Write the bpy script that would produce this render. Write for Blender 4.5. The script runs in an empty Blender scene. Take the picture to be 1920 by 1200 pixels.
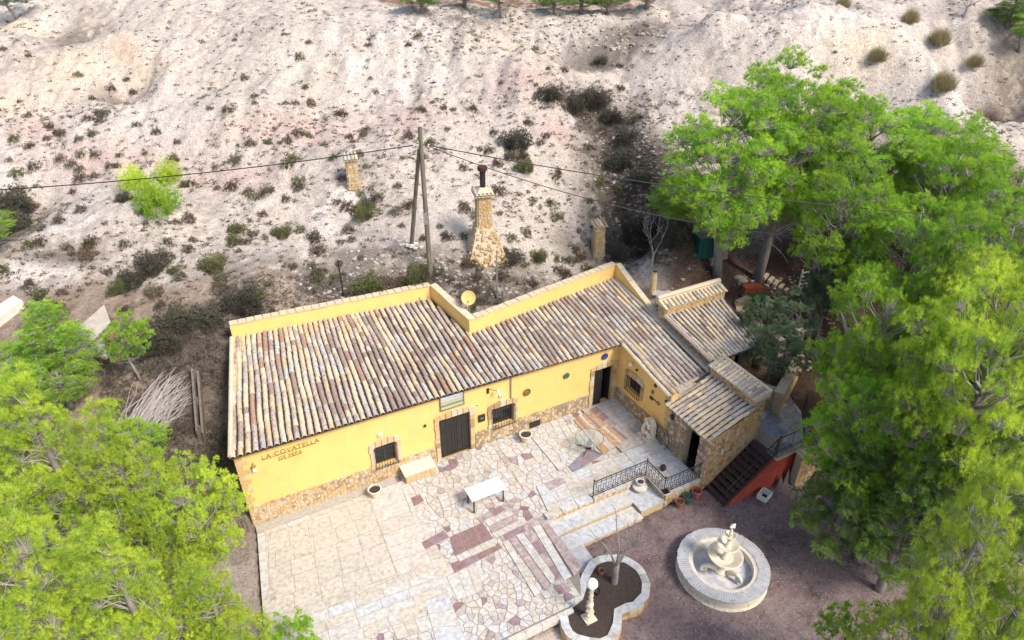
import bpy, math, random
import numpy as np
from mathutils import Vector, Matrix
R = math.radians
rnd = random.Random(7)
nprng = np.random.RandomState(11)
scene = bpy.context.scene
col = scene.collection

# ------------------------------------------------------------------ camera, sky, sun, exposure
CAM_H = 20.0; PITCH = R(32.0); FOC = 1280.0
cam_d = bpy.data.cameras.new('camera'); cam = bpy.data.objects.new('camera', cam_d); col.objects.link(cam)
cam.location = (0, 0, CAM_H); cam.rotation_euler = (R(90) - PITCH, 0, 0)
cam_d.sensor_width = 36.0; cam_d.lens = 24.0; cam_d.clip_end = 5000; cam_d.clip_start = 0.1
scene.camera = cam
SUN_EL, SUN_AZ = 48.0, 128.0            # degrees, azimuth clockwise from +Y: right of and behind the camera
w = bpy.data.worlds.new('World'); scene.world = w; w.use_nodes = True
nt = w.node_tree; bg = nt.nodes['Background']
sky = nt.nodes.new('ShaderNodeTexSky'); sky.sky_type = 'NISHITA'; sky.sun_disc = False
sky.sun_elevation = R(SUN_EL); sky.sun_rotation = R(SUN_AZ); sky.air_density = 1.0; sky.dust_density = 3.0; sky.ozone_density = 1.0
nt.links.new(sky.outputs[0], bg.inputs[0]); bg.inputs[1].default_value = 0.15
sd = bpy.data.lights.new('sun', 'SUN'); sd.energy = 2.4; sd.angle = R(14); sd.color = (1.0, 0.93, 0.83)
sun = bpy.data.objects.new('sun', sd); col.objects.link(sun)
el, az = R(SUN_EL), R(SUN_AZ)
sdir = Vector((math.cos(el) * math.sin(az), math.cos(el) * math.cos(az), math.sin(el)))
sun.rotation_euler = sdir.to_track_quat('Z', 'Y').to_euler(); sun.location = (20, -10, 40)
scene.view_settings.view_transform = 'Standard'; scene.view_settings.look = 'None'
scene.view_settings.exposure = 0.73; scene.view_settings.gamma = 1.0; scene.view_settings.use_curve_mapping = False

# ------------------------------------------------------------------ survey helpers: photo direction -> point on a real plane
_fw = np.array([0, math.cos(PITCH), -math.sin(PITCH)]); _up = np.array([0, math.sin(PITCH), math.cos(PITCH)]); _rt = np.array([1., 0, 0])
C0 = np.array([0, 0, CAM_H])
def ray(px, py): return _fw + (px - 960) / FOC * _rt + (600 - py) / FOC * _up
def G(px, py, z=0.0):
    d = ray(px, py); return C0 + (z - CAM_H) / d[2] * d
def proj(p):
    q = np.asarray(p, float) - C0; k = q @ _fw
    return 960 + FOC * (q @ _rt) / k, 600 - FOC * (q @ _up) / k
HA = R(27.7); A0 = G(475, 985)
U = np.array([math.cos(HA), math.sin(HA), 0]); V = np.array([-math.sin(HA), math.cos(HA), 0])
def HW(s, t, z=0.0): return A0 + s * U + t * V + np.array([0, 0, z])
def hf(p):
    q = np.asarray(p, float) - A0; return np.array([q @ U, q @ V, q[2]])
def gh(px, py, z=0.0): return hf(G(px, py, z))
def inframe(p, m=40):
    x, y = proj(p); return -m < x < 1920 + m and -m < y < 1200 + m

# ------------------------------------------------------------------ mesh builder
class MB:
    def __init__(s): s.v = []; s.f = []; s.m = []
    def add(s, vs, fs, mi=0):
        o = len(s.v); s.v += [tuple(map(float, p)) for p in vs]
        for f in fs: s.f.append(tuple(o + i for i in f)); s.m.append(mi)
        return s
    def box(s, x0, x1, y0, y1, z0, z1, mi=0):
        return s.hexa([(x0,y0,z0),(x1,y0,z0),(x1,y1,z0),(x0,y1,z0),(x0,y0,z1),(x1,y0,z1),(x1,y1,z1),(x0,y1,z1)], mi)
    def hexa(s, p, mi=0):
        return s.add(p, [(0,3,2,1),(4,5,6,7),(0,1,5,4),(1,2,6,5),(2,3,7,6),(3,0,4,7)], mi)
    def prism(s, poly, z0, z1, mi=0, top=None):
        n = len(poly)
        zb = (lambda p: z0) if not callable(z0) else z0
        zt = (lambda p: z1) if not callable(z1) else z1
        tp = top or poly
        vs = [(p[0], p[1], zb(p)) for p in poly] + [(p[0], p[1], zt(p)) for p in tp]
        fs = [tuple(reversed(range(n))), tuple(range(n, 2*n))] + [(i, (i+1) % n, n + (i+1) % n, n + i) for i in range(n)]
        return s.add(vs, fs, mi)
    def tube(s, pts, rad, n=6, mi=0, cap=True):
        pts = [Vector(p) for p in pts]
        if not hasattr(rad, '__len__'): rad = [rad] * len(pts)
        vs = []; fs = []; prev = None
        for i, p in enumerate(pts):
            d = (pts[min(i+1, len(pts)-1)] - pts[max(i-1, 0)])
            d = d.normalized() if d.length > 1e-9 else Vector((0, 0, 1))
            a = d.orthogonal().normalized() if prev is None else (prev - d * prev.dot(d)).normalized()
            if a.length < .5: a = d.orthogonal().normalized()
            prev = a; b = d.cross(a)
            for k in range(n):
                th = 2 * math.pi * k / n
                vs.append(p + (a * math.cos(th) + b * math.sin(th)) * rad[i])
        for i in range(len(pts) - 1):
            for k in range(n):
                fs.append((i*n+k, i*n+(k+1) % n, (i+1)*n+(k+1) % n, (i+1)*n+k))
        if cap: fs.append(tuple(reversed(range(n)))); fs.append(tuple(range((len(pts)-1)*n, len(pts)*n)))
        return s.add(vs, fs, mi)
    def lathe(s, prof, n=24, c=(0, 0, 0), mi=0, cap=True, squash=(1, 1)):
        vs = []; fs = []
        for r_, z in prof:
            for k in range(n):
                th = 2*math.pi*k/n; vs.append((c[0]+r_*math.cos(th)*squash[0], c[1]+r_*math.sin(th)*squash[1], c[2]+z))
        for i in range(len(prof)-1):
            for k in range(n): fs.append((i*n+k, i*n+(k+1) % n, (i+1)*n+(k+1) % n, (i+1)*n+k))
        if cap: fs.append(tuple(reversed(range(n)))); fs.append(tuple(range((len(prof)-1)*n, len(prof)*n)))
        return s.add(vs, fs, mi)
    def ball(s, c, r_, n=14, m=9, mi=0, sq=(1, 1, 1)):
        prof = [(max(1e-3, math.sin(math.pi*i/m))*r_, -math.cos(math.pi*i/m)*r_*sq[2]) for i in range(m+1)]
        return s.lathe(prof, n, c, mi, True, (sq[0], sq[1]))
    def xf(s, fn): s.v = [tuple(fn(p)) for p in s.v]; return s
    def mesh(s, name, mats, smooth=False):
        me = bpy.data.meshes.new(name); me.from_pydata(s.v, [], s.f)
        for m in mats: me.materials.append(m)
        if len(mats) > 1: me.polygons.foreach_set('material_index', s.m)
        if smooth: me.polygons.foreach_set('use_smooth', [True]*len(s.f))
        me.update(); return me
    def build(s, name, mats, parent=None, loc=None, smooth=False, rot=0):
        if not isinstance(mats, (list, tuple)): mats = [mats]
        return link(name, s.mesh(name, mats, smooth), parent, loc, rot)
def link(name, me, parent=None, loc=None, rot=0):
    o = bpy.data.objects.new(name, me); col.objects.link(o)
    if parent is not None: o.parent = parent
    if loc is not None: o.location = [float(c) for c in loc]
    if rot: o.rotation_euler[2] = rot
    return o
def tag(o, label=None, cat=None, group=None, kind=None):
    if label: o['label'] = label
    if cat: o['category'] = cat
    if group: o['group'] = group
    if kind: o['kind'] = kind
    return o
def thing(name, label, cat, loc=(0, 0, 0), rot=0.0, group=None):
    o = bpy.data.objects.new(name, None); col.objects.link(o); o.location = [float(c) for c in loc]; o.rotation_euler[2] = rot
    o.empty_display_size = .1
    return tag(o, label, cat, group)
def copy_tree(o, parent=None):
    c = o.copy(); col.objects.link(c)
    if parent is not None: c.parent = parent
    for ch in [x for x in o.children]: copy_tree(ch, c)
    return c

# ------------------------------------------------------------------ materials
def new_mat(name):
    m = bpy.data.materials.new(name); m.use_nodes = True
    return m, m.node_tree, m.node_tree.nodes['Principled BSDF']
def mat(name, c1, c2=None, rough=.85, scale=6.0, bump=.3, bscale=None, spots=None, sscale=18.0, sthr=.62, metal=0.0, detail=6.0, bdist=.02, spec=.3, stretch=None, rand=0.0, broad=None, streak=None):
    """noise-mottled surface; world-fixed coordinates so that shared meshes do not repeat"""
    m, t, b = new_mat(name); N = t.nodes; L = t.links
    geo = N.new('ShaderNodeNewGeometry'); vec = geo.outputs['Position']
    if stretch:
        mp = N.new('ShaderNodeMapping'); mp.inputs['Scale'].default_value = stretch; L.new(vec, mp.inputs[0]); vec = mp.outputs[0]
    c2 = c2 or tuple(x*.72 for x in c1)
    n1 = N.new('ShaderNodeTexNoise'); n1.inputs['Scale'].default_value = scale; n1.inputs['Detail'].default_value = detail; n1.inputs['Roughness'].default_value = .65
    L.new(vec, n1.inputs['Vector'])
    rp = N.new('ShaderNodeValToRGB'); rp.color_ramp.elements[0].position = .34; rp.color_ramp.elements[1].position = .66
    rp.color_ramp.elements[0].color = (*c2, 1); rp.color_ramp.elements[1].color = (*c1, 1)
    L.new(n1.outputs[0], rp.inputs[0]); out = rp.outputs[0]
    if spots:
        n2 = N.new('ShaderNodeTexNoise'); n2.inputs['Scale'].default_value = sscale; n2.inputs['Detail'].default_value = 4; L.new(vec, n2.inputs['Vector'])
        r2 = N.new('ShaderNodeValToRGB'); r2.color_ramp.elements[0].position = sthr-.06; r2.color_ramp.elements[1].position = sthr+.04
        L.new(n2.outputs[0], r2.inputs[0])
        mx = N.new('ShaderNodeMix'); mx.data_type = 'RGBA'; L.new(r2.outputs[0], mx.inputs[0]); L.new(out, mx.inputs[6]); mx.inputs[7].default_value = (*spots, 1); out = mx.outputs[2]
    for kind_, bb in (('b', broad), ('s', streak)):
        if not bb: continue
        n4 = N.new('ShaderNodeTexNoise'); n4.inputs['Scale'].default_value = bb[0]; n4.inputs['Detail'].default_value = 7; n4.inputs['Roughness'].default_value = .7; v4 = geo.outputs['Position']
        if kind_ == 's':
            mp4 = N.new('ShaderNodeMapping'); mp4.inputs['Scale'].default_value = (1, 1, .12); L.new(v4, mp4.inputs[0]); v4 = mp4.outputs[0]
        L.new(v4, n4.inputs['Vector']); r4 = N.new('ShaderNodeValToRGB'); r4.color_ramp.elements[0].position = bb[1]; r4.color_ramp.elements[1].position = bb[1]+.16
        r4.color_ramp.elements[0].color = (0, 0, 0, 1); r4.color_ramp.elements[1].color = (bb[3], bb[3], bb[3], 1); L.new(n4.outputs[0], r4.inputs[0])
        x4 = N.new('ShaderNodeMix'); x4.data_type = 'RGBA'; L.new(r4.outputs[0], x4.inputs[0]); L.new(out, x4.inputs[6]); x4.inputs[7].default_value = (*bb[2], 1); out = x4.outputs[2]
    if rand:
        oi = N.new('ShaderNodeObjectInfo'); hs = N.new('ShaderNodeHueSaturation')
        ma = N.new('ShaderNodeMapRange'); ma.inputs[3].default_value = 1-rand; ma.inputs[4].default_value = 1+rand
        L.new(oi.outputs['Random'], ma.inputs[0]); L.new(ma.outputs[0], hs.inputs['Value']); L.new(out, hs.inputs['Color']); out = hs.outputs[0]
    L.new(out, b.inputs['Base Color'])
    b.inputs['Roughness'].default_value = rough; b.inputs['Metallic'].default_value = metal; b.inputs['Specular IOR Level'].default_value = spec
    if bump:
        n3 = N.new('ShaderNodeTexNoise'); n3.inputs['Scale'].default_value = bscale or scale*4; n3.inputs['Detail'].default_value = 5; L.new(vec, n3.inputs['Vector'])
        bp = N.new('ShaderNodeBump'); bp.inputs['Strength'].default_value = bump; bp.inputs['Distance'].default_value = bdist
        L.new(n3.outputs[0], bp.inputs['Height']); L.new(bp.outputs[0], b.inputs['Normal'])
    return m
def leaf_mat(name, young, old, randv=.15, transl=.35):  # young: lighter end, also the painted lit tops of clumps; old: darker end
    m, t, b = new_mat(name); N = t.nodes; L = t.links
    at = N.new('ShaderNodeAttribute'); at.attribute_name = 'tint'; at.attribute_type = 'GEOMETRY'
    oi = N.new('ShaderNodeObjectInfo')
    mx = N.new('ShaderNodeMix'); mx.data_type = 'RGBA'; L.new(at.outputs['Fac'], mx.inputs[0]); mx.inputs[6].default_value = (*old, 1); mx.inputs[7].default_value = (*young, 1)
    hs = N.new('ShaderNodeHueSaturation'); ma = N.new('ShaderNodeMapRange'); ma.inputs[3].default_value = 1-randv; ma.inputs[4].default_value = 1+randv
    L.new(oi.outputs['Random'], ma.inputs[0]); L.new(ma.outputs[0], hs.inputs['Value']); L.new(mx.outputs[2], hs.inputs['Color'])
    L.new(hs.outputs[0], b.inputs['Base Color']); b.inputs['Roughness'].default_value = .55; b.inputs['Specular IOR Level'].default_value = .25
    tr = N.new('ShaderNodeBsdfTranslucent'); L.new(hs.outputs[0], tr.inputs[0])
    ms = N.new('ShaderNodeMixShader'); ms.inputs[0].default_value = transl
    L.new(b.outputs[0], ms.inputs[1]); L.new(tr.outputs[0], ms.inputs[2]); L.new(ms.outputs[0], N['Material Output'].inputs[0])
    return m
def glass_mat(name, c=(.8, .85, .85), rough=.05):
    m, t, b = new_mat(name); b.inputs['Base Color'].default_value = (*c, 1); b.inputs['Roughness'].default_value = rough; b.inputs['IOR'].default_value = 1.45
    tp = t.nodes.new('ShaderNodeBsdfTransparent'); tp.inputs[0].default_value = (.86, .90, .88, 1); ms = t.nodes.new('ShaderNodeMixShader'); ms.inputs[0].default_value = .86
    t.links.new(b.outputs[0], ms.inputs[1]); t.links.new(tp.outputs[0], ms.inputs[2]); t.links.new(ms.outputs[0], t.nodes['Material Output'].inputs[0]); return m
M = {}
M['plaster'] = mat('yellow_plaster', (.78, .525, .185), (.755, .50, .165), .9, 1.1, .15, 60, bdist=.004, broad=(1.3, .50, (.66, .46, .16), .8), streak=(5, .52, (.58, .44, .22), .7))
M['plaster_pale'] = mat('pale_coping', (.62, .52, .34), (.50, .42, .30), .9, 5, .4)
M['mortar'] = mat('mortar', (.50, .42, .31), (.36, .30, .22), .95, 9, .5)
M['dark'] = mat('dark_interior', (.012, .011, .010), None, .95, 3, 0)  # near-black paint stands for unlit rooms behind doorways and windows
M['iron'] = mat('black_iron', (.018, .018, .020), (.03, .025, .022), .5, 14, .1, spec=.4)
M['doorwood'] = mat('weathered_dark_door', (.095, .085, .075), (.045, .04, .036), .7, 9, .4, 40, stretch=(6, 6, .6))
M['white'] = mat('white_plastic', (.75, .75, .73), (.66, .66, .64), .5, 6, .05)
M['metal'] = mat('galvanised_metal', (.42, .42, .42), (.28, .28, .27), .5, 9, .1, metal=.6)
TILE = [mat('tile_cream', (.66, .54, .38), (.57, .46, .33), .9, 9, .5, spots=(.36, .32, .27), sscale=26, sthr=.66, broad=(1.7, .50, (.31, .265, .235), .5)),
        mat('tile_ochre', (.62, .47, .29), (.52, .40, .26), .9, 9, .5, spots=(.24, .20, .16), sscale=26, sthr=.62, broad=(1.7, .50, (.31, .265, .235), .5)),
        mat('tile_lichen', (.55, .49, .43), (.44, .39, .34), .95, 14, .6, spots=(.20, .175, .165), sscale=30, sthr=.58, broad=(1.7, .50, (.31, .265, .235), .5)),
        mat('tile_white_lichen', (.66, .62, .56), (.50, .46, .41), .95, 16, .6, spots=(.15, .13, .12), sscale=30, sthr=.58, broad=(1.7, .50, (.31, .265, .235), .5)),
        mat('tile_grey', (.40, .32, .26), (.30, .24, .20), .95, 14, .6, spots=(.15, .13, .125), sscale=30, sthr=.60, broad=(1.7, .50, (.31, .265, .235), .5)),
        mat('tile_terracotta', (.42, .25, .17), (.36, .23, .165), .9, 10, .5, spots=(.2, .14, .11), sscale=26, sthr=.6, broad=(1.7, .50, (.31, .265, .235), .5)),
        mat('tile_plum', (.33, .235, .19), (.26, .19, .16), .95, 12, .5, spots=(.38, .33, .29), sscale=26, sthr=.64, broad=(1.7, .50, (.31, .265, .235), .5)),
        mat('tile_tan', (.56, .45, .36), (.46, .37, .30), .95, 12, .5, spots=(.17, .145, .13), sscale=28, sthr=.57, broad=(1.7, .50, (.31, .265, .235), .5))]
M['channel'] = mat('dark_channel_tile', (.085, .062, .048), (.04, .032, .028), .95, 14, .5)  # channel colour darkened for the shade in the gaps between cover tiles
STONE = [mat('stone_ochre', (.56, .38, .18), (.46, .31, .15), .95, 9, .7, 30),
         mat('stone_sand', (.58, .44, .25), (.46, .34, .20), .95, 9, .7, 30),
         mat('stone_pale', (.60, .50, .37), (.50, .41, .30), .95, 9, .7, 30),
         mat('stone_brown', (.40, .27, .15), (.31, .21, .12), .95, 9, .7, 30),
         mat('stone_grey', (.36, .30, .24), (.25, .21, .17), .95, 9, .7, 30)]
def marble(name, c1, vein, amt=.55, scale=1.6, c3=None, rough=.5):
    m, t, b = new_mat(name); N = t.nodes; L = t.links
    geo = N.new('ShaderNodeNewGeometry')
    n1 = N.new('ShaderNodeTexNoise'); n1.inputs['Scale'].default_value = scale; n1.inputs['Detail'].default_value = 9; n1.inputs['Distortion'].default_value = 1.6; n1.inputs['Roughness'].default_value = .62
    L.new(geo.outputs['Position'], n1.inputs['Vector'])
    rp = N.new('ShaderNodeValToRGB'); e = rp.color_ramp.elements
    e[0].position = .30; e[0].color = (*vein, 1); e[1].position = amt; e[1].color = (*c1, 1)
    x = e.new(.78); x.color = (*(c3 or tuple(k*.9 for k in c1)), 1)
    L.new(n1.outputs[0], rp.inputs[0])
    n2 = N.new('ShaderNodeTexNoise'); n2.inputs['Scale'].default_value = 7; n2.inputs['Detail'].default_value = 8; L.new(geo.outputs['Position'], n2.inputs['Vector'])
    mx = N.new('ShaderNodeMix'); mx.data_type = 'RGBA'; mx.blend_type = 'MULTIPLY'; mx.inputs[0].default_value = .55
    r2 = N.new('ShaderNodeValToRGB'); r2.color_ramp.elements[0].position = .3; r2.color_ramp.elements[0].color = (.50, .46, .41, 1); r2.color_ramp.elements[1].position = .60
    L.new(n2.outputs[0], r2.inputs[0]); L.new(rp.outputs[0], mx.inputs[6]); L.new(r2.outputs[0], mx.inputs[7]); L.new(mx.outputs[2], b.inputs['Base Color'])
    b.inputs['Roughness'].default_value = rough; b.inputs['Specular IOR Level'].default_value = .3
    bp = N.new('ShaderNodeBump'); bp.inputs['Strength'].default_value = .25; bp.inputs['Distance'].default_value = .01; L.new(n2.outputs[0], bp.inputs['Height']); L.new(bp.outputs[0], b.inputs['Normal'])
    return m
MAR = dict(white=marble('marble_white', (.57, .55, .52), (.44, .42, .395), .5),
           cool=marble('marble_cool', (.54, .55, .565), (.41, .41, .425), .5),
           beige=marble('marble_beige', (.57, .52, .45), (.37, .32, .26), .46, 2.6),
           cream=marble('marble_cream', (.54, .50, .44), (.42, .375, .32), .5),
           pink=marble('marble_pink', (.61, .55, .50), (.50, .42, .37), .5),
           red=marble('marble_red', (.28, .18, .17), (.22, .14, .135), .5, 2.5),
           purple=marble('marble_purple', (.37, .295, .29), (.28, .21, .21), .46, 2.6, (.55, .49, .47)),
           plum=marble('marble_plum', (.30, .21, .23), (.22, .14, .16), .5, 2.2),
           orange=marble('stone_orange', (.48, .31, .17), (.36, .22, .12), .5, 2.0, (.55, .42, .30)),
           blue=marble('stone_bluegrey', (.25, .25, .29), (.17, .17, .20), .5, 2.5),
           grey=marble('marble_grey', (.46, .43, .39), (.33, .30, .27), .5))
M['joint'] = mat('dark_joint_mortar', (.27, .24, .21), (.18, .16, .14), .95, 10, .5)
M['joint_mid'] = mat('brown_grey_joint', (.36, .32, .27), (.25, .22, .19), .95, 8, .5)
M['joint_pale'] = mat('pale_joint_mortar', (.46, .42, .36), (.34, .31, .27), .95, 8, .5)
M['castwhite'] = mat('cast_stone_white', (.66, .62, .54), (.52, .48, .41), .85, 7, .4)
M['castcream'] = mat('cast_stone_cream', (.68, .60, .47), (.56, .48, .37), .85, 7, .4, spots=(.40, .35, .28), sscale=9, sthr=.62)
M['castbright'] = mat('cast_stone_bright', (.74, .67, .54), (.64, .57, .45), .85, 7, .3, spots=(.50, .44, .34), sscale=11, sthr=.64)
M['castgrey'] = mat('cast_stone_grey', (.46, .46, .46), (.33, .33, .34), .85, 10, .5)
M['soil'] = mat('dark_planting_soil', (.075, .055, .045), (.035, .028, .024), .95, 22, .8, spots=(.16, .10, .08), sscale=40, sthr=.66)
M['bark'] = mat('grey_pine_bark', (.30, .27, .25), (.18, .155, .145), .95, 8, .6, 30, stretch=(1, 1, .35))
M['twig'] = mat('pale_dead_twig', (.42, .38, .36), (.30, .27, .25), .95, 8, .2)
M['oldwood'] = mat('weathered_wood', (.22, .18, .15), (.12, .10, .085), .9, 9, .4, stretch=(1, 1, .4))
M['pole'] = mat('pole_wood', (.20, .175, .13), (.12, .10, .075), .9, 7, .4, stretch=(1, 1, .3))
M['stairmetal'] = mat('brown_stair_steel', (.070, .040, .034), (.045, .028, .025), .55, 7, .2)
M['redwall'] = mat('red_painted_wall', (.46, .075, .05), (.39, .065, .045), .85, 3, .2, broad=(2.2, .50, (.42, .14, .10), .6), streak=(6, .56, (.30, .06, .045), .5))
M['terracotta'] = mat('terracotta_pot', (.40, .13, .075), (.30, .10, .06), .8, 7, .2)
M['green_glaze'] = mat('green_glazed_pot', (.02, .16, .13), (.015, .11, .09), .3, 7, .1, spec=.5)
M['redplastic'] = mat('faded_red_pot', (.50, .10, .09), (.40, .08, .07), .7, 7, .1)
M['blueplate'] = mat('cobalt_glaze', (.02, .03, .30), (.015, .02, .18), .25, 12, 0, spots=(.05, .10, .45), sscale=14, spec=.5)
M['greenplate'] = mat('green_glaze', (.02, .14, .11), (.015, .09, .07), .25, 12, 0, spots=(.1, .25, .18), sscale=14, spec=.5)
M['brownplate'] = mat('bronze_glaze', (.26, .17, .04), (.14, .09, .025), .35, 12, .1, spots=(.35, .26, .08), sscale=14)
M['dishyellow'] = mat('yellow_painted_dish', (.66, .50, .18), (.55, .41, .15), .7, 5, .1)
M['globe'] = mat('opal_globe', (.85, .86, .84), (.80, .81, .80), .35, 3, 0)
M['basin'] = mat('pale_blue_basin', (.52, .52, .56), (.34, .35, .42), .6, 2.2, .1, spots=(.60, .57, .52), sscale=3, sthr=.55)
M['glass'] = glass_mat('table_glass')

# ------------------------------------------------------------------ terrain
_lat = nprng.rand(16, 256, 256)
def vnoise(x, y, k=0):
    xi = np.floor(x).astype(int); yi = np.floor(y).astype(int); fx = x - xi; fy = y - yi
    fx = fx*fx*(3-2*fx); fy = fy*fy*(3-2*fy); T = _lat[k % 16]
    a = T[xi % 256, yi % 256]; b = T[(xi+1) % 256, yi % 256]; c = T[xi % 256, (yi+1) % 256]; d = T[(xi+1) % 256, (yi+1) % 256]
    return (a*(1-fx)+b*fx)*(1-fy) + (c*(1-fx)+d*fx)*fy
def fbm(x, y, k=0, o=5, g=.5):
    r_ = 0; a = 1; s_ = 0
    for i in range(o): r_ = r_ + a*vnoise(x*2**i+i*17.3, y*2**i+i*9.1, k+i); s_ += a; a *= g
    return r_/s_
def ridged(x, y, k=0, o=4):
    r_ = 0; a = 1; s_ = 0
    for i in range(o): r_ = r_ + a*(1-np.abs(2*vnoise(x*2**i, y*2**i, k+i)-1)); s_ += a; a *= .5
    return r_/s_
GRAVEL = -0.5
ctl = []
def cp(px, py, z): p = G(px, py, z); ctl.append((p[0], p[1], z))
def cw(x, y, z): ctl.append((x, y, z))
for x in range(-56, 57, 8):                                     # the hill rises away from the house
    for y in (31, 36, 41, 46, 50):
        if x > 8 and y < 36: continue
        cw(x, y, 4.9 + .37*(y-27) + (0.6 if x > 10 else 0))
    lo_ = 1 if (-9 <= x <= 9 or x < -33) else 0
    cw(x, 54, 13.2 if lo_ else 14.3); cw(x, 60, 13.3 if lo_ else 15.2); cw(x, 70, 13.2 if lo_ else 15.4); cw(x, 95, 12.5 if lo_ else 15.5)
for s, t, z in ((-1, 6.6, 4.5), (3, 6.6, 4.6), (7, 6.3, 4.5), (10.6, 4.2, 4.3), (13.5, 4.2, 4.1), (17, 4.8, 3.9), (19.6, 4.2, 3.7), (19.6, 1.4, 3.2), (21, 1.4, 3.3), (23, 1.2, 3.3),
                (-.7, .2, .25), (-.8, 2.5, 1.7), (-1, 4.6, 3.2), (-4, 0, .3), (-4, 4, 2.0), (-4, 7, 3.9), (-8, 3, 1.2), (-8, 7, 3.3), (-12, 6, 2.2), (-1.5, -2, -.03), (-1.5, -6, -.1), (-1.5, -10, -.2),
                (-6, -3, .1), (-6, -9, -.2), (-13, -2, .5), (-13, -9, 0), (-20, 0, 1.0), (-20, 8, 3.4), (-25, 14, 6), (-12, 10, 4.3),
                (2, -12, GRAVEL), (9, -10, GRAVEL), (12, -8, GRAVEL), (13, -11, GRAVEL), (16.5, -8.5, GRAVEL), (19, -8, GRAVEL), (17, -12, GRAVEL), (20, -10, GRAVEL), (22, -13, GRAVEL), (9, -16, GRAVEL), (17, -18, GRAVEL),
                (4, 2, -.4), (10, 1, -.4), (15, 1, -.4), (8, -4, -.4), (2, -4, -.4), (14, -3, -.5), (17.5, -4.5, -.4), (5, 4.5, -.2), (17.5, 1, -.2),
                (20.5, -5, 1.1), (20, -6.6, 1.05), (21, -3.6, 1.15), (22.6, -3.5, 1.25), (19.8, -2.2, 1.1), (22.4, -6.4, .9), (22.0, -8.2, -.35), (24, -5, 1.4), (25, -9, .4), (26, -13, -.2),
                (23.8, -1, 2.2), (24.5, 1, 2.8), (26, -3, 2.0), (28, -6, 1.5), (30, -10, .8), (30, 0, 2.9), (35, -5, 2.2), (38, -12, 1.0), (26, 4, 3.7), (22, 5, 4.1), (30, 5, 4.2), (36, 4, 4.6), (45, -5, 3), (45, 5, 6)):
    p = HW(s, t); cw(p[0], p[1], z)
ctl = np.array(ctl)
def rbf_fit(P, W):
    n = len(P); K = np.sqrt(((P[:, None]-P[None])**2).sum(-1)+.25) ; Q = np.c_[np.ones(n), P]
    Amat = np.block([[K + np.eye(n)*.05, Q], [Q.T, np.zeros((3, 3))]]); return np.linalg.solve(Amat, np.r_[W, 0, 0, 0])
_w = rbf_fit(ctl[:, :2], ctl[:, 2])
def rbf(x, y):
    out = np.full(x.shape, _w[-3]) + _w[-2]*x + _w[-1]*y
    for i, c in enumerate(ctl): out += _w[i]*np.sqrt((x-c[0])**2 + (y-c[1])**2 + .25)
    return out
step = .16
gx = np.r_[-1500., -700, -350, -180, -110, -80, -64, -54, -48, np.arange(-44, 44.01, step), 48, 54, 64, 80, 110, 180, 350, 700, 1500]
gy = np.r_[-600., -250, -100, -50, -20, -8, -2, 2, np.arange(5, 64.01, step), 67, 72, 80, 95, 120, 170, 260, 450, 900, 2200]
X, Y = np.meshgrid(gx, gy, indexing='ij')
Xc = np.clip(X, -60, 60); Yc = np.clip(Y, -4, 95)
cxs, cys = np.arange(-61, 62.1, .8), np.arange(-5, 96.1, .8)
_cg = rbf(*np.meshgrid(cxs, cys, indexing='ij'))
def coarse(x, y):
    fx = (x-cxs[0])/.8; fy = (y-cys[0])/.8; i = np.clip(fx.astype(int), 1, len(cxs)-3); j = np.clip(fy.astype(int), 1, len(cys)-3); fx = fx-i; fy = fy-j
    w = lambda t: ((-t+2*t*t-t**3)/2, (2-5*t*t+3*t**3)/2, (t+4*t*t-3*t**3)/2, (t**3-t*t)/2)
    wx, wy = w(fx), w(fy); out = 0
    for a in range(4):
        for b in range(4): out = out + wx[a]*wy[b]*_cg[i+a-1, j+b-1]
    return out
sub = coarse(Xc, Yc)
def on_plane_hill(px, py):
    """where a photo direction meets the smooth hill"""
    d = ray(px, py); t = np.arange(14.0, 74, .04); P_ = C0[None]+d[None]*t[:, None]
    k = np.argmax(P_[:, 2] < coarse(np.clip(P_[:, 0], -60, 60), np.clip(P_[:, 1], -4, 94))); k = k if k > 0 else len(t)-1
    return P_[k, 0], P_[k, 1]
Z = sub.copy()
def sm(a, b, x): t = np.clip((x-a)/(b-a), 0, 1); return t*t*(3-2*t)
hillw = sm(28.5, 34, Y + .0*X) * sm(68, 58, Y)
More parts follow.
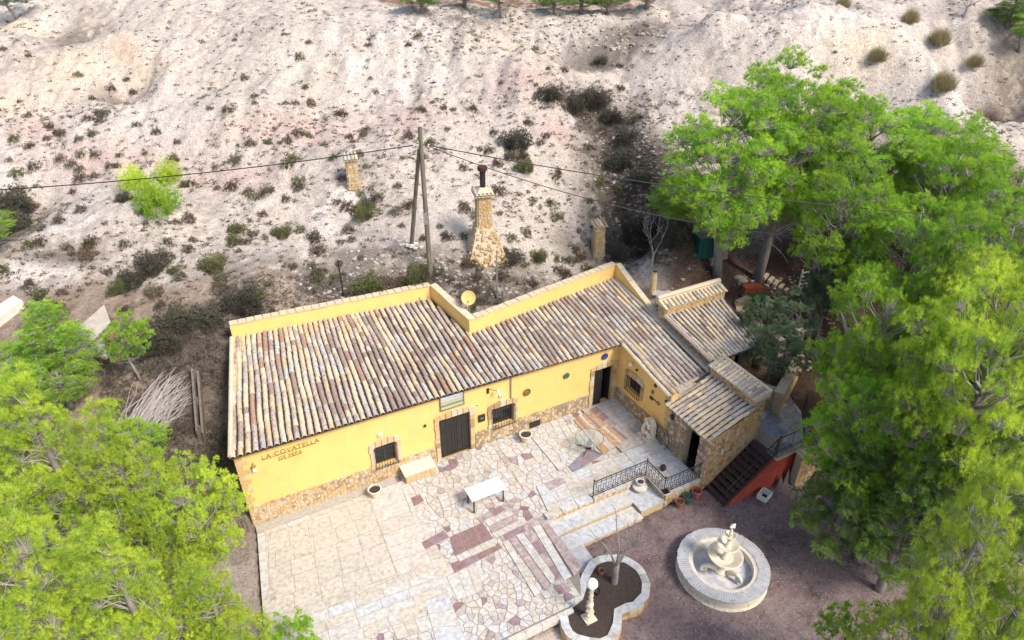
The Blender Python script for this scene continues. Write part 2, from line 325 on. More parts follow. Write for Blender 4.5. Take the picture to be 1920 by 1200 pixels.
# large relief: gullies and spurs placed where the photograph shows them
def gauss(px, py, rx, ry, rot=0):
    cx, cy = on_plane_hill(px, py); c, s_ = math.cos(rot), math.sin(rot)
    dx, dy = X-cx, Y-cy; a = (dx*c+dy*s_)/rx; b = (-dx*s_+dy*c)/ry
    return np.exp(-(a*a+b*b))
for (px, py, amp, rx, ry, rot) in ((1130, 190, -1.7, 2.6, 2.2, 0), (1165, 300, -1.5, 2.2, 3, .3), (1215, 400, -1.0, 2, 2.4, .3), (1060, 90, -1.3, 5, 2.0, -.5),
                                   (1420, 110, 1.9, 5.5, 3.4, .1), (1650, 130, 1.6, 5, 3.5, -.2), (1330, 105, .9, 1.3, 1.0, 0), (1500, 100, .6, 1.0, .8, 0),
                                   (1945, 140, -1.6, 1.6, 4, -.3), (1935, 60, -1.4, 2.0, 3, 0), (1860, 205, -2.0, .5, .5, 0), (980, 150, 1.2, 4, 3, -.5), (800, 90, 1.1, 7, 3, 0),
                                   (520, 90, .8, 6, 3, 0), (240, 150, -1.5, 1.6, 1.6, 0), (160, 60, -.9, 2.2, 2.5, .3), (60, 110, .9, 4, 2.5, 0), (300, 150, .5, 1.4, 2, 0),
                                   (30, 390, -1.0, 1.6, 2.6, 0), (200, 430, .7, 4, 2, .2), (40, 500, .8, 2.5, 1.2, .1), (420, 220, 1.0, 4, 2, .2), (700, 330, .7, 3.5, 2.2, 0), (300, 430, .7, 2.2, 1.6, .3), (120, 330, -.6, 3, 1.2, .2), (560, 300, .5, 5, 3, 0), (1000, 200, .8, 1.6, 1.6, 0), (230, 90, .6, 2, 1, 0)):
    Z += amp*gauss(px, py, rx, ry, rot)*np.where(hillw > 0, 1, .4)
rill = ridged(X*.55 + 1.2*fbm(X*.3, Y*.3, 3), Y*.16, 2)
Z += hillw*(.55*(fbm(X*.16, Y*.16, 1)-.5)*2 - .46*(rill-.55)*1.2 + .34*(fbm(X*.7, Y*.7, 5)-.5))
fine = sm(24, 30, Y)*sm(68, 60, Y)
Z += (.05+.17*fine)*(fbm(X*1.9, Y*1.9, 7, 4)-.5)*np.where(np.abs(X) < 46, 1, 0)*np.where(Z > -.2, 1, .15)
Z += .10*fine*(ridged(X*3.1, Y*1.5, 9, 3)-.5) + .10*fine*hillw*(ridged(X*1.5+fbm(X*.8, Y*.8, 4)*1.5, Y*.5, 11, 3)-.5)
# crest scarp: the ground drops a little behind the brow
crest = 66 - 13.5*sm(-19, -7, X)*sm(17, 8, X) - 13*sm(-30, -34, X) + 2.2*(fbm(X*.12, X*0+3.3, 6)-.5)*2
Z -= .35*sm(0, 1.6, Y-crest)
# flatten court and building plots
hs = (X-A0[0])*U[0] + (Y-A0[1])*U[1]; ht = (X-A0[0])*V[0] + (Y-A0[1])*V[1]
def inpoly(px_, py_, poly):
    ins = np.zeros(px_.shape, bool); n = len(poly)
    for i in range(n):
        x1, y1 = poly[i]; x2, y2 = poly[(i+1) % n]
        c = ((y1 > py_) != (y2 > py_)); xx = (x2-x1)*(py_-y1)/((y2-y1) if y2 != y1 else 1e-9)+x1
        ins ^= c & (px_ < xx)
    return ins
PATIO = [(.05, -.45), (-.95, -8.45), (8.5, -8.45), (9.2, -8.25), (9.78, -7.2), (9.78, -4.86), (14.5, -4.86), (14.5, -6.0), (16.45, -6.0), (16.4, .2), (0, .2)]
HOUSE = [(.1, .1), (16.4, .1), (16.4, -3.6), (18.6, -3.3), (18.6, 3.9), (10.2, 2.7), (9.7, 5.4), (1.2, 5.8)]
foot = inpoly(hs, ht, PATIO) | inpoly(hs, ht, HOUSE) | inpoly(hs, ht, [(16.3, -6.05), (19.0, -6.05), (19.0, -3.3), (16.3, -3.3)]) | inpoly(hs, ht, [(9.7, -4.8), (14.3, -4.8), (14.3, -5.95), (13.3, -6.1), (10.6, -6.2), (10.6, -7.2), (9.7, -7.2)])
Z = np.where(foot, np.minimum(Z, -.62), Z)
stair = inpoly(hs, ht, [(16.3, -7.3), (20.6, -7.3), (20.6, -6.6), (18.9, -6.2), (18.9, -5.95), (16.3, -5.95)]); Z = np.where(stair, GRAVEL-.02, Z)
court = inpoly(hs, ht, [(9.3, -20), (9.3, -6.3), (14.4, -6.1), (16.3, -6.1), (16.4, -7.2), (20.4, -7.4), (22.5, -12), (23, -20)])
Z = np.where(court & ~foot, GRAVEL + .035*(fbm(X*1.3, Y*1.3, 4)-.5), Z)
hutf = inpoly(hs, ht, [(18.7, -3.0), (21.6, -3.0), (22.2, .2), (18.7, .2)]); Z = np.where(hutf, 1.0, Z)
upt = inpoly(hs, ht, [(18.9, -6.85), (20.4, -6.85), (21.7, -5.5), (22.3, -4.2), (22.0, -3.2), (18.9, -3.2)]); Z = np.where(upt & ~stair, 1.12, Z)

# ground colours: soils, scrub, and some shade painted in
def ctab(c): return np.array(c)[None, None, :]
C_ = np.ones(X.shape+(3,))*ctab((.50, .45, .405))
n1 = fbm(X*.23, Y*.23, 2)[..., None]; n2 = fbm(X*1.1, Y*1.1, 8)[..., None]; n3 = fbm(X*4, Y*4, 10, 3)[..., None]
def blend(c, wgt):
    global C_
    wgt = np.clip(wgt, 0, 1); wgt = wgt if wgt.ndim == 3 else wgt[..., None]
    C_ = C_*(1-wgt) + ctab(c)*wgt
blend((.57, .53, .495), sm(.5, .68, n1)*.9)
blend((.455, .39, .345), sm(.52, .40, n2)*.5)
blend((.34, .30, .27), sm(.50, .62, fbm(X*.5+7, Y*.35, 12)[..., None])*sm(.45, .6, n3)*.75)
def stain(c, px, py, rx, ry, k=.8, rot=0, thr=.42):
    blend(c, (gauss(px, py, rx, ry, rot)[..., None]*1.5*k)*sm(thr-.12, thr+.12, .6*n2+.4*n3+.1*gauss(px, py, rx, ry, rot)[..., None]))
PINK = (.48, .38, .345); OCH = (.60, .49, .36); SCR = (.20, .175, .15); DRK = (.115, .10, .085); RED = (.19, .12, .085)
for a in ((560, 260, 4, 1.3), (200, 290, 4, 1.2), (980, 185, 1.8, 1.6), (760, 230, 3, 1.0), (60, 240, 2, 1), (420, 340, 3, 1), (1050, 250, 1.4, 1)): stain(PINK, *a, .75)
for a in ((140, 140, 2.0, 2.0), (20, 190, 2.4, 1.2), (1000, 110, 3, 1.2), (280, 130, 1.2, 1.2), (1600, 160, 2, 1), (40, 60, 3, 1)): stain(OCH, *a, .45)
for a in ((240, 105, .9, 1.0),): stain((.42, .32, .25), *a, .5)
for a in ((230, 165, 1.6, .8), (150, 60, 1.4, 2.6), (1130, 180, 2.4, 1.3), (1180, 330, 2.4, 3.4), (1200, 420, 2.2, 2.4), (1170, 240, 1.6, 2.2), (560, 530, 4.5, .9), (330, 590, 3.0, .9), (480, 575, 3, .7), (640, 520, 4, 1), (1000, 540, 3, 1), (120, 490, 2, .6), (900, 520, 3, .8), (700, 480, 4, .6), (1165, 280, 2.0, 3.0), (1210, 370, 2.0, 2.6), (1130, 90, 3, 1.6), (1200, 60, 2.6, 1.4), (30, 400, 1.6, 2.2), (1100, 480, 2, 1), (880, 60, 2, 1.5)): stain(SCR, *a, .85)
for a in ((1190, 400, 1.6, 2.0), (1215, 460, 2.2, 1.6), (700, 545, 3, .5), (820, 530, 1.6, .5), (900, 545, 2, .5), (1125, 190, 1.6, 1.0), (1150, 260, 1.0, 2.0), (1175, 330, 1.5, 2.2), (1205, 400, 2.0, 2.4), (450, 590, 1.5, .5), (360, 640, 2, 1.0)): stain(DRK, *a, 1.1)
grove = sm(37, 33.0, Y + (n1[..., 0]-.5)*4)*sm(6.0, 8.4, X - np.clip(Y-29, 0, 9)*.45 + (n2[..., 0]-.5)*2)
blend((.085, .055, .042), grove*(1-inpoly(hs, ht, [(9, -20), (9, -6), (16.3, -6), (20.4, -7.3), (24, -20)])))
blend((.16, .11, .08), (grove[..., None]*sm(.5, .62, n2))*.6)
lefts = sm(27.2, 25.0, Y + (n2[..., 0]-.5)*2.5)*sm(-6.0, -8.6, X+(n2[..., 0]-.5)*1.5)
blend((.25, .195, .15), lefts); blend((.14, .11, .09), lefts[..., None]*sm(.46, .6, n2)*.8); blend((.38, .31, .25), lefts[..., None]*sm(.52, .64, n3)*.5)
blend(DRK, np.clip(inpoly(hs, ht, [(-1.9, .3), (.3, .3), (1.4, 7), (-2, 7)])*.75, 0, 1))  # shade along the left gable wall, painted into the ground colour
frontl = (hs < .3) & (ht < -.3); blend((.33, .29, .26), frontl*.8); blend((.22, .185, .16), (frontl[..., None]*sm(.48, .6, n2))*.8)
cw_ = (court | (inpoly(hs, ht, [(9, -24), (9, -6), (24, -6), (26, -24)]) & (Z < -.2)))
blend((.22, .165, .165), cw_*1.0); blend((.15, .108, .108), cw_[..., None]*sm(.5, .64, n2)*.85); blend((.25, .195, .19), cw_[..., None]*sm(.52, .66, n3)*.7)
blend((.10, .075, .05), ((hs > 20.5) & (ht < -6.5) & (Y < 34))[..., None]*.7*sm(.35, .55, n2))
back = sm(0, 1.2, Y-crest+.4)
blend(RED, back*.95); blend((.42, .36, .29), back[..., None]*sm(.52, .6, n2)*.8); blend((.15, .10, .065), back[..., None]*sm(70, 80, Y)[..., None])
blend((.14, .12, .08), sm(90, 140, np.abs(X))+sm(90, 140, Y)); 
rav = gauss(1940, 110, 1.7, 4, 0); blend((.20, .17, .14), np.clip(rav*1.4, 0, .9)); blend((.5, .43, .35), (rav[..., None]*sm(.52, .6, n3))*.6)
blend((.10, .06, .045), np.clip(gauss(1862, 205, .6, .65)*2.4, 0, 1))  # dark of the cave hollow, painted into the ground colour
nx_, ny_ = X.shape
me = bpy.data.meshes.new('ground')
idx = np.arange(nx_*ny_).reshape(nx_, ny_)
quads = np.stack([idx[:-1, :-1], idx[1:, :-1], idx[1:, 1:], idx[:-1, 1:]], -1).reshape(-1, 4)
me.vertices.add(nx_*ny_); me.vertices.foreach_set('co', np.stack([X, Y, Z], -1).reshape(-1).astype(np.float32))
me.loops.add(quads.size); me.loops.foreach_set('vertex_index', quads.reshape(-1).astype(np.int32))
me.polygons.add(len(quads)); me.polygons.foreach_set('loop_start', np.arange(0, quads.size, 4, dtype=np.int32)); me.polygons.foreach_set('loop_total', np.full(len(quads), 4, np.int32))
me.polygons.foreach_set('use_smooth', np.ones(len(quads), bool)); me.update()
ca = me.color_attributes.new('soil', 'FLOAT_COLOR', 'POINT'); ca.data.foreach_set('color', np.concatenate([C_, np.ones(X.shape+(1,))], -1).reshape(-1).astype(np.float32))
gm, t_, b_ = new_mat('earth'); N = t_.nodes; L = t_.links
at = N.new('ShaderNodeAttribute'); at.attribute_name = 'soil'
geo = N.new('ShaderNodeNewGeometry')
na = N.new('ShaderNodeTexNoise'); na.inputs['Scale'].default_value = 3.2; na.inputs['Detail'].default_value = 10; na.inputs['Roughness'].default_value = .72; L.new(geo.outputs['Position'], na.inputs['Vector'])
nb = N.new('ShaderNodeTexNoise'); nb.inputs['Scale'].default_value = 11; nb.inputs['Detail'].default_value = 8; nb.inputs['Roughness'].default_value = .7; L.new(geo.outputs['Position'], nb.inputs['Vector'])
ra = N.new('ShaderNodeValToRGB'); ra.color_ramp.elements[0].position = .30; ra.color_ramp.elements[0].color = (.76, .73, .70, 1); ra.color_ramp.elements[1].position = .66; ra.color_ramp.elements[1].color = (1.14, 1.13, 1.12, 1)
L.new(na.outputs[0], ra.inputs[0])
rb = N.new('ShaderNodeValToRGB'); rb.color_ramp.elements[0].position = .33; rb.color_ramp.elements[0].color = (.40, .36, .33, 1); rb.color_ramp.elements[1].position = .50; rb.color_ramp.elements[1].color = (1.05, 1.05, 1.05, 1)
L.new(nb.outputs[0], rb.inputs[0])
m1 = N.new('ShaderNodeMix'); m1.data_type = 'RGBA'; m1.blend_type = 'MULTIPLY'; m1.inputs[0].default_value = 1; L.new(at.outputs['Color'], m1.inputs[6]); L.new(ra.outputs[0], m1.inputs[7])
m2 = N.new('ShaderNodeMix'); m2.data_type = 'RGBA'; m2.blend_type = 'MULTIPLY'; m2.inputs[0].default_value = .9; L.new(m1.outputs[2], m2.inputs[6]); L.new(rb.outputs[0], m2.inputs[7])
L.new(m2.outputs[2], b_.inputs['Base Color']); b_.inputs['Roughness'].default_value = .97; b_.inputs['Specular IOR Level'].default_value = .15
bp = N.new('ShaderNodeBump'); bp.inputs['Strength'].default_value = .9; bp.inputs['Distance'].default_value = .10; L.new(na.outputs[0], bp.inputs['Height'])
bp2 = N.new('ShaderNodeBump'); bp2.inputs['Strength'].default_value = .7; bp2.inputs['Distance'].default_value = .04; L.new(nb.outputs[0], bp2.inputs['Height']); L.new(bp.outputs[0], bp2.inputs['Normal']); L.new(bp2.outputs[0], b_.inputs['Normal'])
me.materials.append(gm); ground = link('ground', me); ground['kind'] = 'structure'
_ix = lambda a, v: int(np.clip(np.searchsorted(a, v)-1, 0, len(a)-2))
def hz(x, y):
    i, j = _ix(gx, x), _ix(gy, y); fx = (x-gx[i])/(gx[i+1]-gx[i]); fy = (y-gy[j])/(gy[j+1]-gy[j])
    return float((Z[i, j]*(1-fx)+Z[i+1, j]*fx)*(1-fy)+(Z[i, j+1]*(1-fx)+Z[i+1, j+1]*fx)*fy)
def OG(px, py, t0=13.0):
    """where a photo direction meets the real ground"""
    d = ray(px, py); t = t0; dt = .06
    t = max(t, 6.0/-d[2]) if d[2] < -.05 else t; dt = .8
    while t < 140:
        p = C0 + d*t
        if p[2] < hz(p[0], p[1]):
            a, b = t-dt, t
            for _ in range(9):
                m_ = (a+b)/2; p = C0+d*m_
                if p[2] < hz(p[0], p[1]): b = m_
                else: a = m_
            return np.array([p[0], p[1], hz(p[0], p[1])])
        t += dt
    return p
def top_z(base, px, py):
    """height of a photo direction above a base point"""
    d = ray(px, py); return CAM_H + base[1]/d[1]*d[2]

# ------------------------------------------------------------------ pieces: cells, stones, tiles
def clip_half(poly, a, b, c):                # keep a*x+b*y<=c
    out = []; n = len(poly)
    for i in range(n):
        p, q = poly[i], poly[(i+1) % n]; dp = a*p[0]+b*p[1]-c; dq = a*q[0]+b*q[1]-c
        if dp <= 0: out.append(p)
        if (dp < 0 < dq) or (dq < 0 < dp):
            t = dp/(dp-dq); out.append((p[0]+(q[0]-p[0])*t, p[1]+(q[1]-p[1])*t))
    return out
def voronoi(poly, sx, sy, jit=.38, rg=rnd, keep=None, stag=.35, drop=0.0):
    """cells of a jittered lattice, clipped to a convex polygon"""
    xs = [p[0] for p in poly]; ys = [p[1] for p in poly]; x0, x1, y0, y1 = min(xs), max(xs), min(ys), max(ys)
    nx, ny = max(1, round((x1-x0)/sx)), max(1, round((y1-y0)/sy)); dx, dy = (x1-x0)/nx, (y1-y0)/ny
    S = {}
    for j in range(-2, ny+2):
        off = .5*(j % 2)*stag
        for i in range(-2, nx+3): S[i, j] = (x0+(i+off+.0+jit*rg.uniform(-1, 1))*dx+dx*.25, y0+(j+.5+jit*rg.uniform(-1, 1))*dy)
    if drop: S = {k: v for k, v in S.items() if rg.random() > drop or k[0] < 0 or k[1] < 0}
    W = (-3, -2, -1, 0, 1, 2, 3) if drop else (-2, -1, 0, 1, 2)
    cells = []
    for (i, j), p in S.items():
        if not (-2 < i < nx+2 and -2 < j < ny+1): continue
        if not (x0-dx < p[0] < x1+dx and y0-dy < p[1] < y1+dy): continue
        c = list(poly)
        for di in W:
            for dj in W:
                q = S.get((i+di, j+dj))
                if q is None or (di == 0 and dj == 0): continue
                a, b = q[0]-p[0], q[1]-p[1]
                c = clip_half(c, a, b, (q[0]**2+q[1]**2-p[0]**2-p[1]**2)/2)
                if len(c) < 3: break
            if len(c) < 3: break
        if len(c) >= 3 and area(c) > .06*dx*dy and (keep is None or keep(cen(c))): cells.append(c)
    return cells
def area(c): return abs(sum(c[i][0]*c[(i+1) % len(c)][1]-c[(i+1) % len(c)][0]*c[i][1] for i in range(len(c))))/2
def cen(c): return (sum(p[0] for p in c)/len(c), sum(p[1] for p in c)/len(c))
def inset(c, g):
    out = c
    n = len(c); sgn = sum(c[i][0]*c[(i+1) % n][1]-c[(i+1) % n][0]*c[i][1] for i in range(n))
    cc = list(c) if sgn > 0 else list(reversed(c)); out = list(cc)
    for i in range(n):
        p, q = cc[i], cc[(i+1) % n]; ex, ey = q[0]-p[0], q[1]-p[1]; l = math.hypot(ex, ey)
        if l < 1e-6: continue
        a, b = ey/l, -ex/l; out = clip_half(out, a, b, a*p[0]+b*p[1]-g)
        if len(out) < 3: return None
    # drop needle-thin vertices
    res = []
    for p in out:
        if not res or math.hypot(p[0]-res[-1][0], p[1]-res[-1][1]) > g*.5: res.append(p)
    return res if len(res) >= 3 else None
def poly_stone(mb, c, zb, zt, mi, bevel):
    """one stone: sides plus a slightly smaller top"""
    x, y = cen(c); tp = [(p[0]+(x-p[0])*bevel, p[1]+(y-p[1])*bevel) for p in c]
    mb.prism(c, zb, zt, mi, top=tp)
def lay(cells, parent, name, mats, weights, z0, z1, gap, maxn, world_of, lift=.006, bevel=.05, rg=rnd, colour_of=None, stuffname=None, maxsize=None):
    """lay stones in a plane. world_of(x,y,z)->parent-local point. The largest maxn in view become objects."""
    items = []
    for c in cells:
        k = inset(c, gap)
        if not k: continue
        mi = colour_of(cen(c)) if colour_of else None
        if mi is None: mi = rg.choices(range(len(mats)), weights)[0]
        items.append((k, mi, z1 + rg.uniform(-lift, lift)))
    items.sort(key=lambda it: -area(it[0]))
    if maxn < len(items):
        big, rest = items[:maxn], items[maxn:]
    else: big, rest = items, []
    for k, mi, zt in big:
        mb = MB(); poly_stone(mb, k, z0, zt, 0, bevel); x, y = cen(k); o = world_of(x, y, z0)
        mb.v = [tuple(np.array(world_of(*p))-np.array(o)) for p in mb.v]
        mb.build(name, mats[mi], parent, loc=o)
    if rest:
        mb = MB()
        for k, mi, zt in rest: poly_stone(mb, k, z0, zt, mi, bevel)
        mb.v = [tuple(world_of(*p)) for p in mb.v]
        o = mb.build(stuffname or name+'_infill', mats, parent); o['kind'] = 'stuff'
def tile_mesh(L_=.36, r_=.097, n=6):
    mb = MB(); vs = []; fs = []
    for ring, (y, rr, lift) in enumerate(((0, r_, .012), (L_, r_*.86, 0), )):
        for k in range(n+1):
            th = math.pi*k/n; vs.append((math.cos(th)*rr, y, math.sin(th)*rr*.92+lift))
    for k in range(n+1):                      # inner lip at the lower mouth
        th = math.pi*k/n; vs.append((math.cos(th)*(r_-.016), 0, math.sin(th)*(r_-.016)*.92+.012))
    for k in range(n+1):
        th = math.pi*k/n; vs.append((math.cos(th)*(r_-.016), L_*.5, math.sin(th)*(r_-.016)*.92))
    a, b, c, d = 0, n+1, 2*(n+1), 3*(n+1)
    for k in range(n):
        fs.append((a+k+1, a+k, b+k, b+k+1)); fs.append((a+k, a+k+1, c+k+1, c+k)); fs.append((c+k, c+k+1, d+k+1, d+k))
    return vs, fs
TV, TF = tile_mesh()
TILEME = []
for _m in TILE:
    _mb = MB(); _mb.add(TV, TF); TILEME.append(_mb.mesh('roof_tile', [_m]))
def frame_mat(p, q, side=None):
    """matrix with +Y from p to q, +Z roughly up"""
    y = (Vector(q)-Vector(p)).normalized(); x = y.cross(Vector((0, 0, 1))).normalized(); z = x.cross(y)
    m = Matrix((x, y, z)).transposed().to_4x4(); m.translation = Vector(p); return m
def roof_tiles(parent, columns, maxn, weights_of, root_loc, root_rot, rg=rnd, pitch=.30, scale=1.0, stuffname='roof_tiles', name='roof_tile'):
    """columns: list of (bottom point, top point) in parent frame"""
    items = []
    Rm = Matrix.Rotation(root_rot, 4, 'Z'); Rm.translation = Vector([float(c) for c in root_loc])
    for p, q in columns:
        p, q = Vector([float(c) for c in p]), Vector([float(c) for c in q]); Ln = (q-p).length; n = max(1, int(Ln/(pitch*scale))); d = (q-p)/Ln
        st = Ln/n
        cmi = rg.choices(range(8), weights_of(p))[0]
        for i in range(n):
            wv = .020*math.sin(i*.55+p[0]*2.3+p[1])+.014*math.sin(i*.23+p[0]*.9); wv = Vector((wv, 0, 0)) if abs(d[1]) > abs(d[0]) else Vector((0, wv, 0))
            pp = p + wv + d*(i*st) + Vector((rg.uniform(-.008, .008), rg.uniform(-.012, .012), rg.uniform(0, .008)))
            m = frame_mat(pp, pp+d+Vector((rg.uniform(-.02, .02), 0, rg.uniform(-.01, .012))))
            m = m @ Matrix.Diagonal((scale*rg.uniform(.94, 1.06), scale, scale, 1))
            if rg.random() > .42: cmi = rg.choices(range(8), weights_of(pp))[0]
            mi = cmi
            wp = Rm @ pp; dist = (wp - Vector((0, 0, CAM_H))).length
            items.append((dist, m, mi))
    items.sort(key=lambda a: a[0])
    for dist, m, mi in items[:maxn]:
        o = link(name, TILEME[mi], parent); o.matrix_local = m
    if items[maxn:]:
        mb = MB(); T = np.c_[np.array(TV), np.ones(len(TV))]
        for dist, m, mi in items[maxn:]:
            mb.add((T @ np.array(m).T)[:, :3], TF, mi)
        o = mb.build(stuffname, TILE, parent); o['kind'] = 'stuff'
    return len(items)
def channel_sheet(parent, cols, name='channel_tiles', w_=.26):
    mb = MB()
    for (p, q) in cols:
        p, q = np.array(p, float), np.array(q, float); x = np.array([w_/2, 0, 0]) if abs(q[1]-p[1]) > abs(q[0]-p[0]) else np.array([0, w_/2, 0])
        dz = np.array([0, 0, .05])
        mb.add([p-x, p-dz, p+x, q-x, q-dz, q+x], [(0, 1, 4, 3), (1, 2, 5, 4)])
    o = mb.build(name, M['channel'], parent); o['kind'] = 'stuff'; return o

# ------------------------------------------------------------------ the yellow farmhouse (frame: x along the facade, y into the hill)
def roof_z(s, t): return 3.70 - .024*s + .17*t
house = thing('farmhouse', 'long yellow farmhouse with a weathered barrel tile roof and a short wing', 'house', A0, HA)
def wall_mesh(mb, a, b, ztop, holes, th, axis):
    """wall from a to b along axis with rectangular holes, outer face at 0, thickness th inwards (handled by map)"""
    cuts = sorted(set([a, b]+[h[0] for h in holes]+[h[1] for h in holes]))
    for x0, x1 in zip(cuts[:-1], cuts[1:]):
        hh = [h for h in holes if h[0] <= x0+1e-6 and h[1] >= x1-1e-6]
        segs = []; z = -.55
        for h in sorted(hh, key=lambda h: h[2]):
            segs.append((z, h[2], None)); z = h[3]
        segs.append((z, None, 1))
        for zl, zh, top in segs:
            za, zb = (ztop(x0), ztop(x1)) if top else (zh, zh)
            if za <= zl+1e-6 and zb <= zl+1e-6: continue
            mb.hexa([axis(x0, 0, zl), axis(x1, 0, zl), axis(x1, th, zl), axis(x0, th, zl), axis(x0, 0, za), axis(x1, 0, zb), axis(x1, th, zb), axis(x0, th, za)])
D1 = (7.57, 8.93, -.1, 2.08); W1 = (4.86, 5.72, .78, 1.80); W2 = (9.95, 10.98, .76, 1.76); D2 = (15.03, 16.08, -.1, 2.02)
mb = MB(); wall_mesh(mb, 0, 16.33, lambda s: roof_z(s, 0)-.05, [D1, W1, W2, D2], .35, lambda x, d, z: (x, d, z)); mb.build('front_wall', M['plaster'], house)
W3 = (.78, 1.76, 1.18, 1.92)
mb = MB(); wall_mesh(mb, .0, 3.66, lambda k: roof_z(16.4, -k)-.05, [W3], .35, lambda x, d, z: (16.33+d, -x, z)); mb.build('wing_wall', M['plaster'], house)
mb = MB(); mb.hexa([(16.682, -3.66, -.5), (18.7, -3.4, -.5), (18.7, -3.05, -.5), (16.682, -3.31, -.5), (16.682, -3.66, 2.72), (18.7, -3.4, 2.66), (18.7, -3.05, 2.7), (16.682, -3.31, 2.72)]); mb.build('wing_end_wall', M['mortar'], house)
# gable wall on the left, back parapets, right side wall
mb = MB(); mb.hexa([(0, .352, -.5), (1.15, 5.95, -.5), (1.5, 5.95, -.5), (.36, .352, -.5), (0, .352, 3.68), (1.15, 5.95, 4.70), (1.5, 5.95, 4.70), (.36, .352, 3.68)]); mb.build('gable_wall', M['plaster'], house)
BACK = [(1.10, 5.80), (9.62, 5.45), (10.22, 2.62), (18.72, 3.95), (18.78, 1.0), (18.72, -3.05)]
PTOP = [5.25, 5.05, 4.62, 4.60, 3.50, 2.82]
def para(mb, a, b, za, zb, th=.24, z0=-.4, n=None):
    a, b = np.array(a), np.array(b); d = (b-a)/np.linalg.norm(b-a); nn = np.array([-d[1], d[0]])*th
    mb.hexa([(*a, z0), (*b, z0), (*(b+nn), z0), (*(a+nn), z0), (*a, za), (*b, zb), (*(b+nn), zb), (*(a+nn), za)])
mb = MB(); para(mb, BACK[0], BACK[1], 5.25, 5.05); mb.build('back_parapet', M['plaster'], house)
mb = MB(); para(mb, np.array(BACK[1])+(.003, -.003), BACK[2], 5.04, 4.60); mb.build('step_parapet', M['plaster'], house)
mb = MB(); para(mb, (10.226, 2.62), BACK[3], 4.58, 4.62); mb.build('back_parapet', M['plaster'], house)
mb = MB(); para(mb, (18.72, 3.947), BACK[4], 4.61, 3.46, .22); para(mb, (18.78, .997), BACK[5], 3.455, 2.80, .22); mb.build('side_parapet', M['plaster'], house)
# copings: separate pale stones along every parapet
def coping(a, b, za, zb, th, n, name='coping_stone'):
    a, b = np.array(a, float), np.array(b, float); d = (b-a); L_ = np.linalg.norm(d); d /= L_; nn = np.array([-d[1], d[0]])
    for i in range(n):
        t0, t1 = (i+.04)/n, (i+.96)/n; o = rnd.uniform(-.015, .015); hh = rnd.uniform(.04, .065)
        p, q = a+d*L_*t0, a+d*L_*t1; z0, z1 = za+(zb-za)*t0+.003, za+(zb-za)*t1+.003
        mb = MB(); e = .04+o
        P4 = [p-nn*e, q-nn*e, q+nn*(th+.04), p+nn*(th+.04)]; zz = [z0, z1, z1, z0]
        c = np.array([*(sum(P4)/4), z0])
        mb.hexa([tuple(np.array([*P4[k], zz[k]])-c) for k in range(4)]+[tuple(np.array([*P4[k], zz[k]+hh])-c) for k in range(4)])
        mb.build(name, [M['plaster_pale'], STONE[2]][i % 3 == 1], house, loc=c)
coping(BACK[0], BACK[1], 5.25, 5.05, .24, 26); coping(BACK[1], BACK[2], 5.04, 4.60, .24, 9); coping((10.226, 2.62), BACK[3], 4.58, 4.62, .24, 26); coping((18.72, 3.947), BACK[4], 4.61, 3.46, .22, 8); coping((18.78, .997), BACK[5], 3.455, 2.80, .22, 12)
# roof: a deck, channels coloured dark as shaded gaps, and cover tiles one by one
RP = [(-.08, -.22), (16.25, -.22), (16.25, -3.62), (18.70, -3.40), (18.74, 1.0), (18.70, 3.93), (10.24, 2.60), (9.60, 5.43), (1.08, 5.80)]
mb = MB()
for tri in ([RP[0], RP[1], RP[6], RP[7], RP[8]], [RP[1], (18.72, -.22), RP[5], RP[6]], [RP[2], RP[3], (18.72, -.225), (16.25, -.225)]):
    mb.prism(tri, lambda p: roof_z(*p)-.14, lambda p: roof_z(*p)-.045)
roof = mb.build('roof', M['channel'], house)
cols = []; chan = []
def ttop(s):
    if s < 9.55: return 5.78 - (s-1.08)*.041
    if s < 10.24: return 5.40 - (s-9.55)*(2.8/.69)
    return 2.62 + (s-10.24)*(1.33/8.46)
sp = .243; k = 0; s = -.02
while s < 18.62:
    tb = -.30 if s < 16.2 else -3.64 + (s-16.3)*.09
    dz = -.0 if s < 11.2 else -.05
    tt = ttop(s)
    st = s + 1.12*max(0, 1-s/7.0) if s < 7 else s
    if s < 9.5: tt = 5.78-(st-1.08)*.041
    p = (s, tb, roof_z(s, tb)+dz-.02); q = (st, tt-.04, roof_z(st, tt-.04)-.02)
    cols.append((p, q)); chan.append(((s+sp/2, tb+.04, p[2]-.0), (st+sp/2, tt-.04, q[2]-.0)))
    s += sp
def main_w(p):
    s = p[0]; g = min(1, max(0, (s-2)/9)); patch = vnoise(np.array([p[0]*1.3]), np.array([p[1]*1.1]), 3)[0]
    wts = np.array([.34, .20, .14, .13, .03, .05, .02, .11])*(1-g) + np.array([.14, .09, .22, .09, .16, .04, .08, .22])*g
    if patch > .66: wts = wts*np.array([.4, .4, .8, .7, 2.2, 1.3, 4.0, 1.2])
    if s > 14: wts = wts*np.array([1.3, .8, 1, 1.3, .9, .5, 1, 1])
    return wts
channel_sheet(roof, chan)
roof_tiles(roof, cols, 300, main_w, A0, HA)
# mortar fillet along the verge and parapet foot
mb = MB(); mb.tube([(-.09, -.24, roof_z(0, -.24)+.06), (.5, 2.8, roof_z(.5, 2.8)+.07), (1.06, 5.72, roof_z(1.06, 5.72)+.07)], .085, 8); mb.build('verge_tiles', TILE[0], house)
mb = MB(); mb.tube([(16.19, -.35, roof_z(16.2, -.35)+.02), (16.19, -3.6, roof_z(16.2, -3.6)+.02)], .07, 6); mb.build('verge_mortar', M['plaster_pale'], house)
mb = MB(); mb.tube([(18.66, 3.8, roof_z(18.6, 3.8)), (18.70, -3.2, roof_z(18.7, -3.2)+.03)], .09, 6); mb.build('verge_mortar', TILE[2], house)
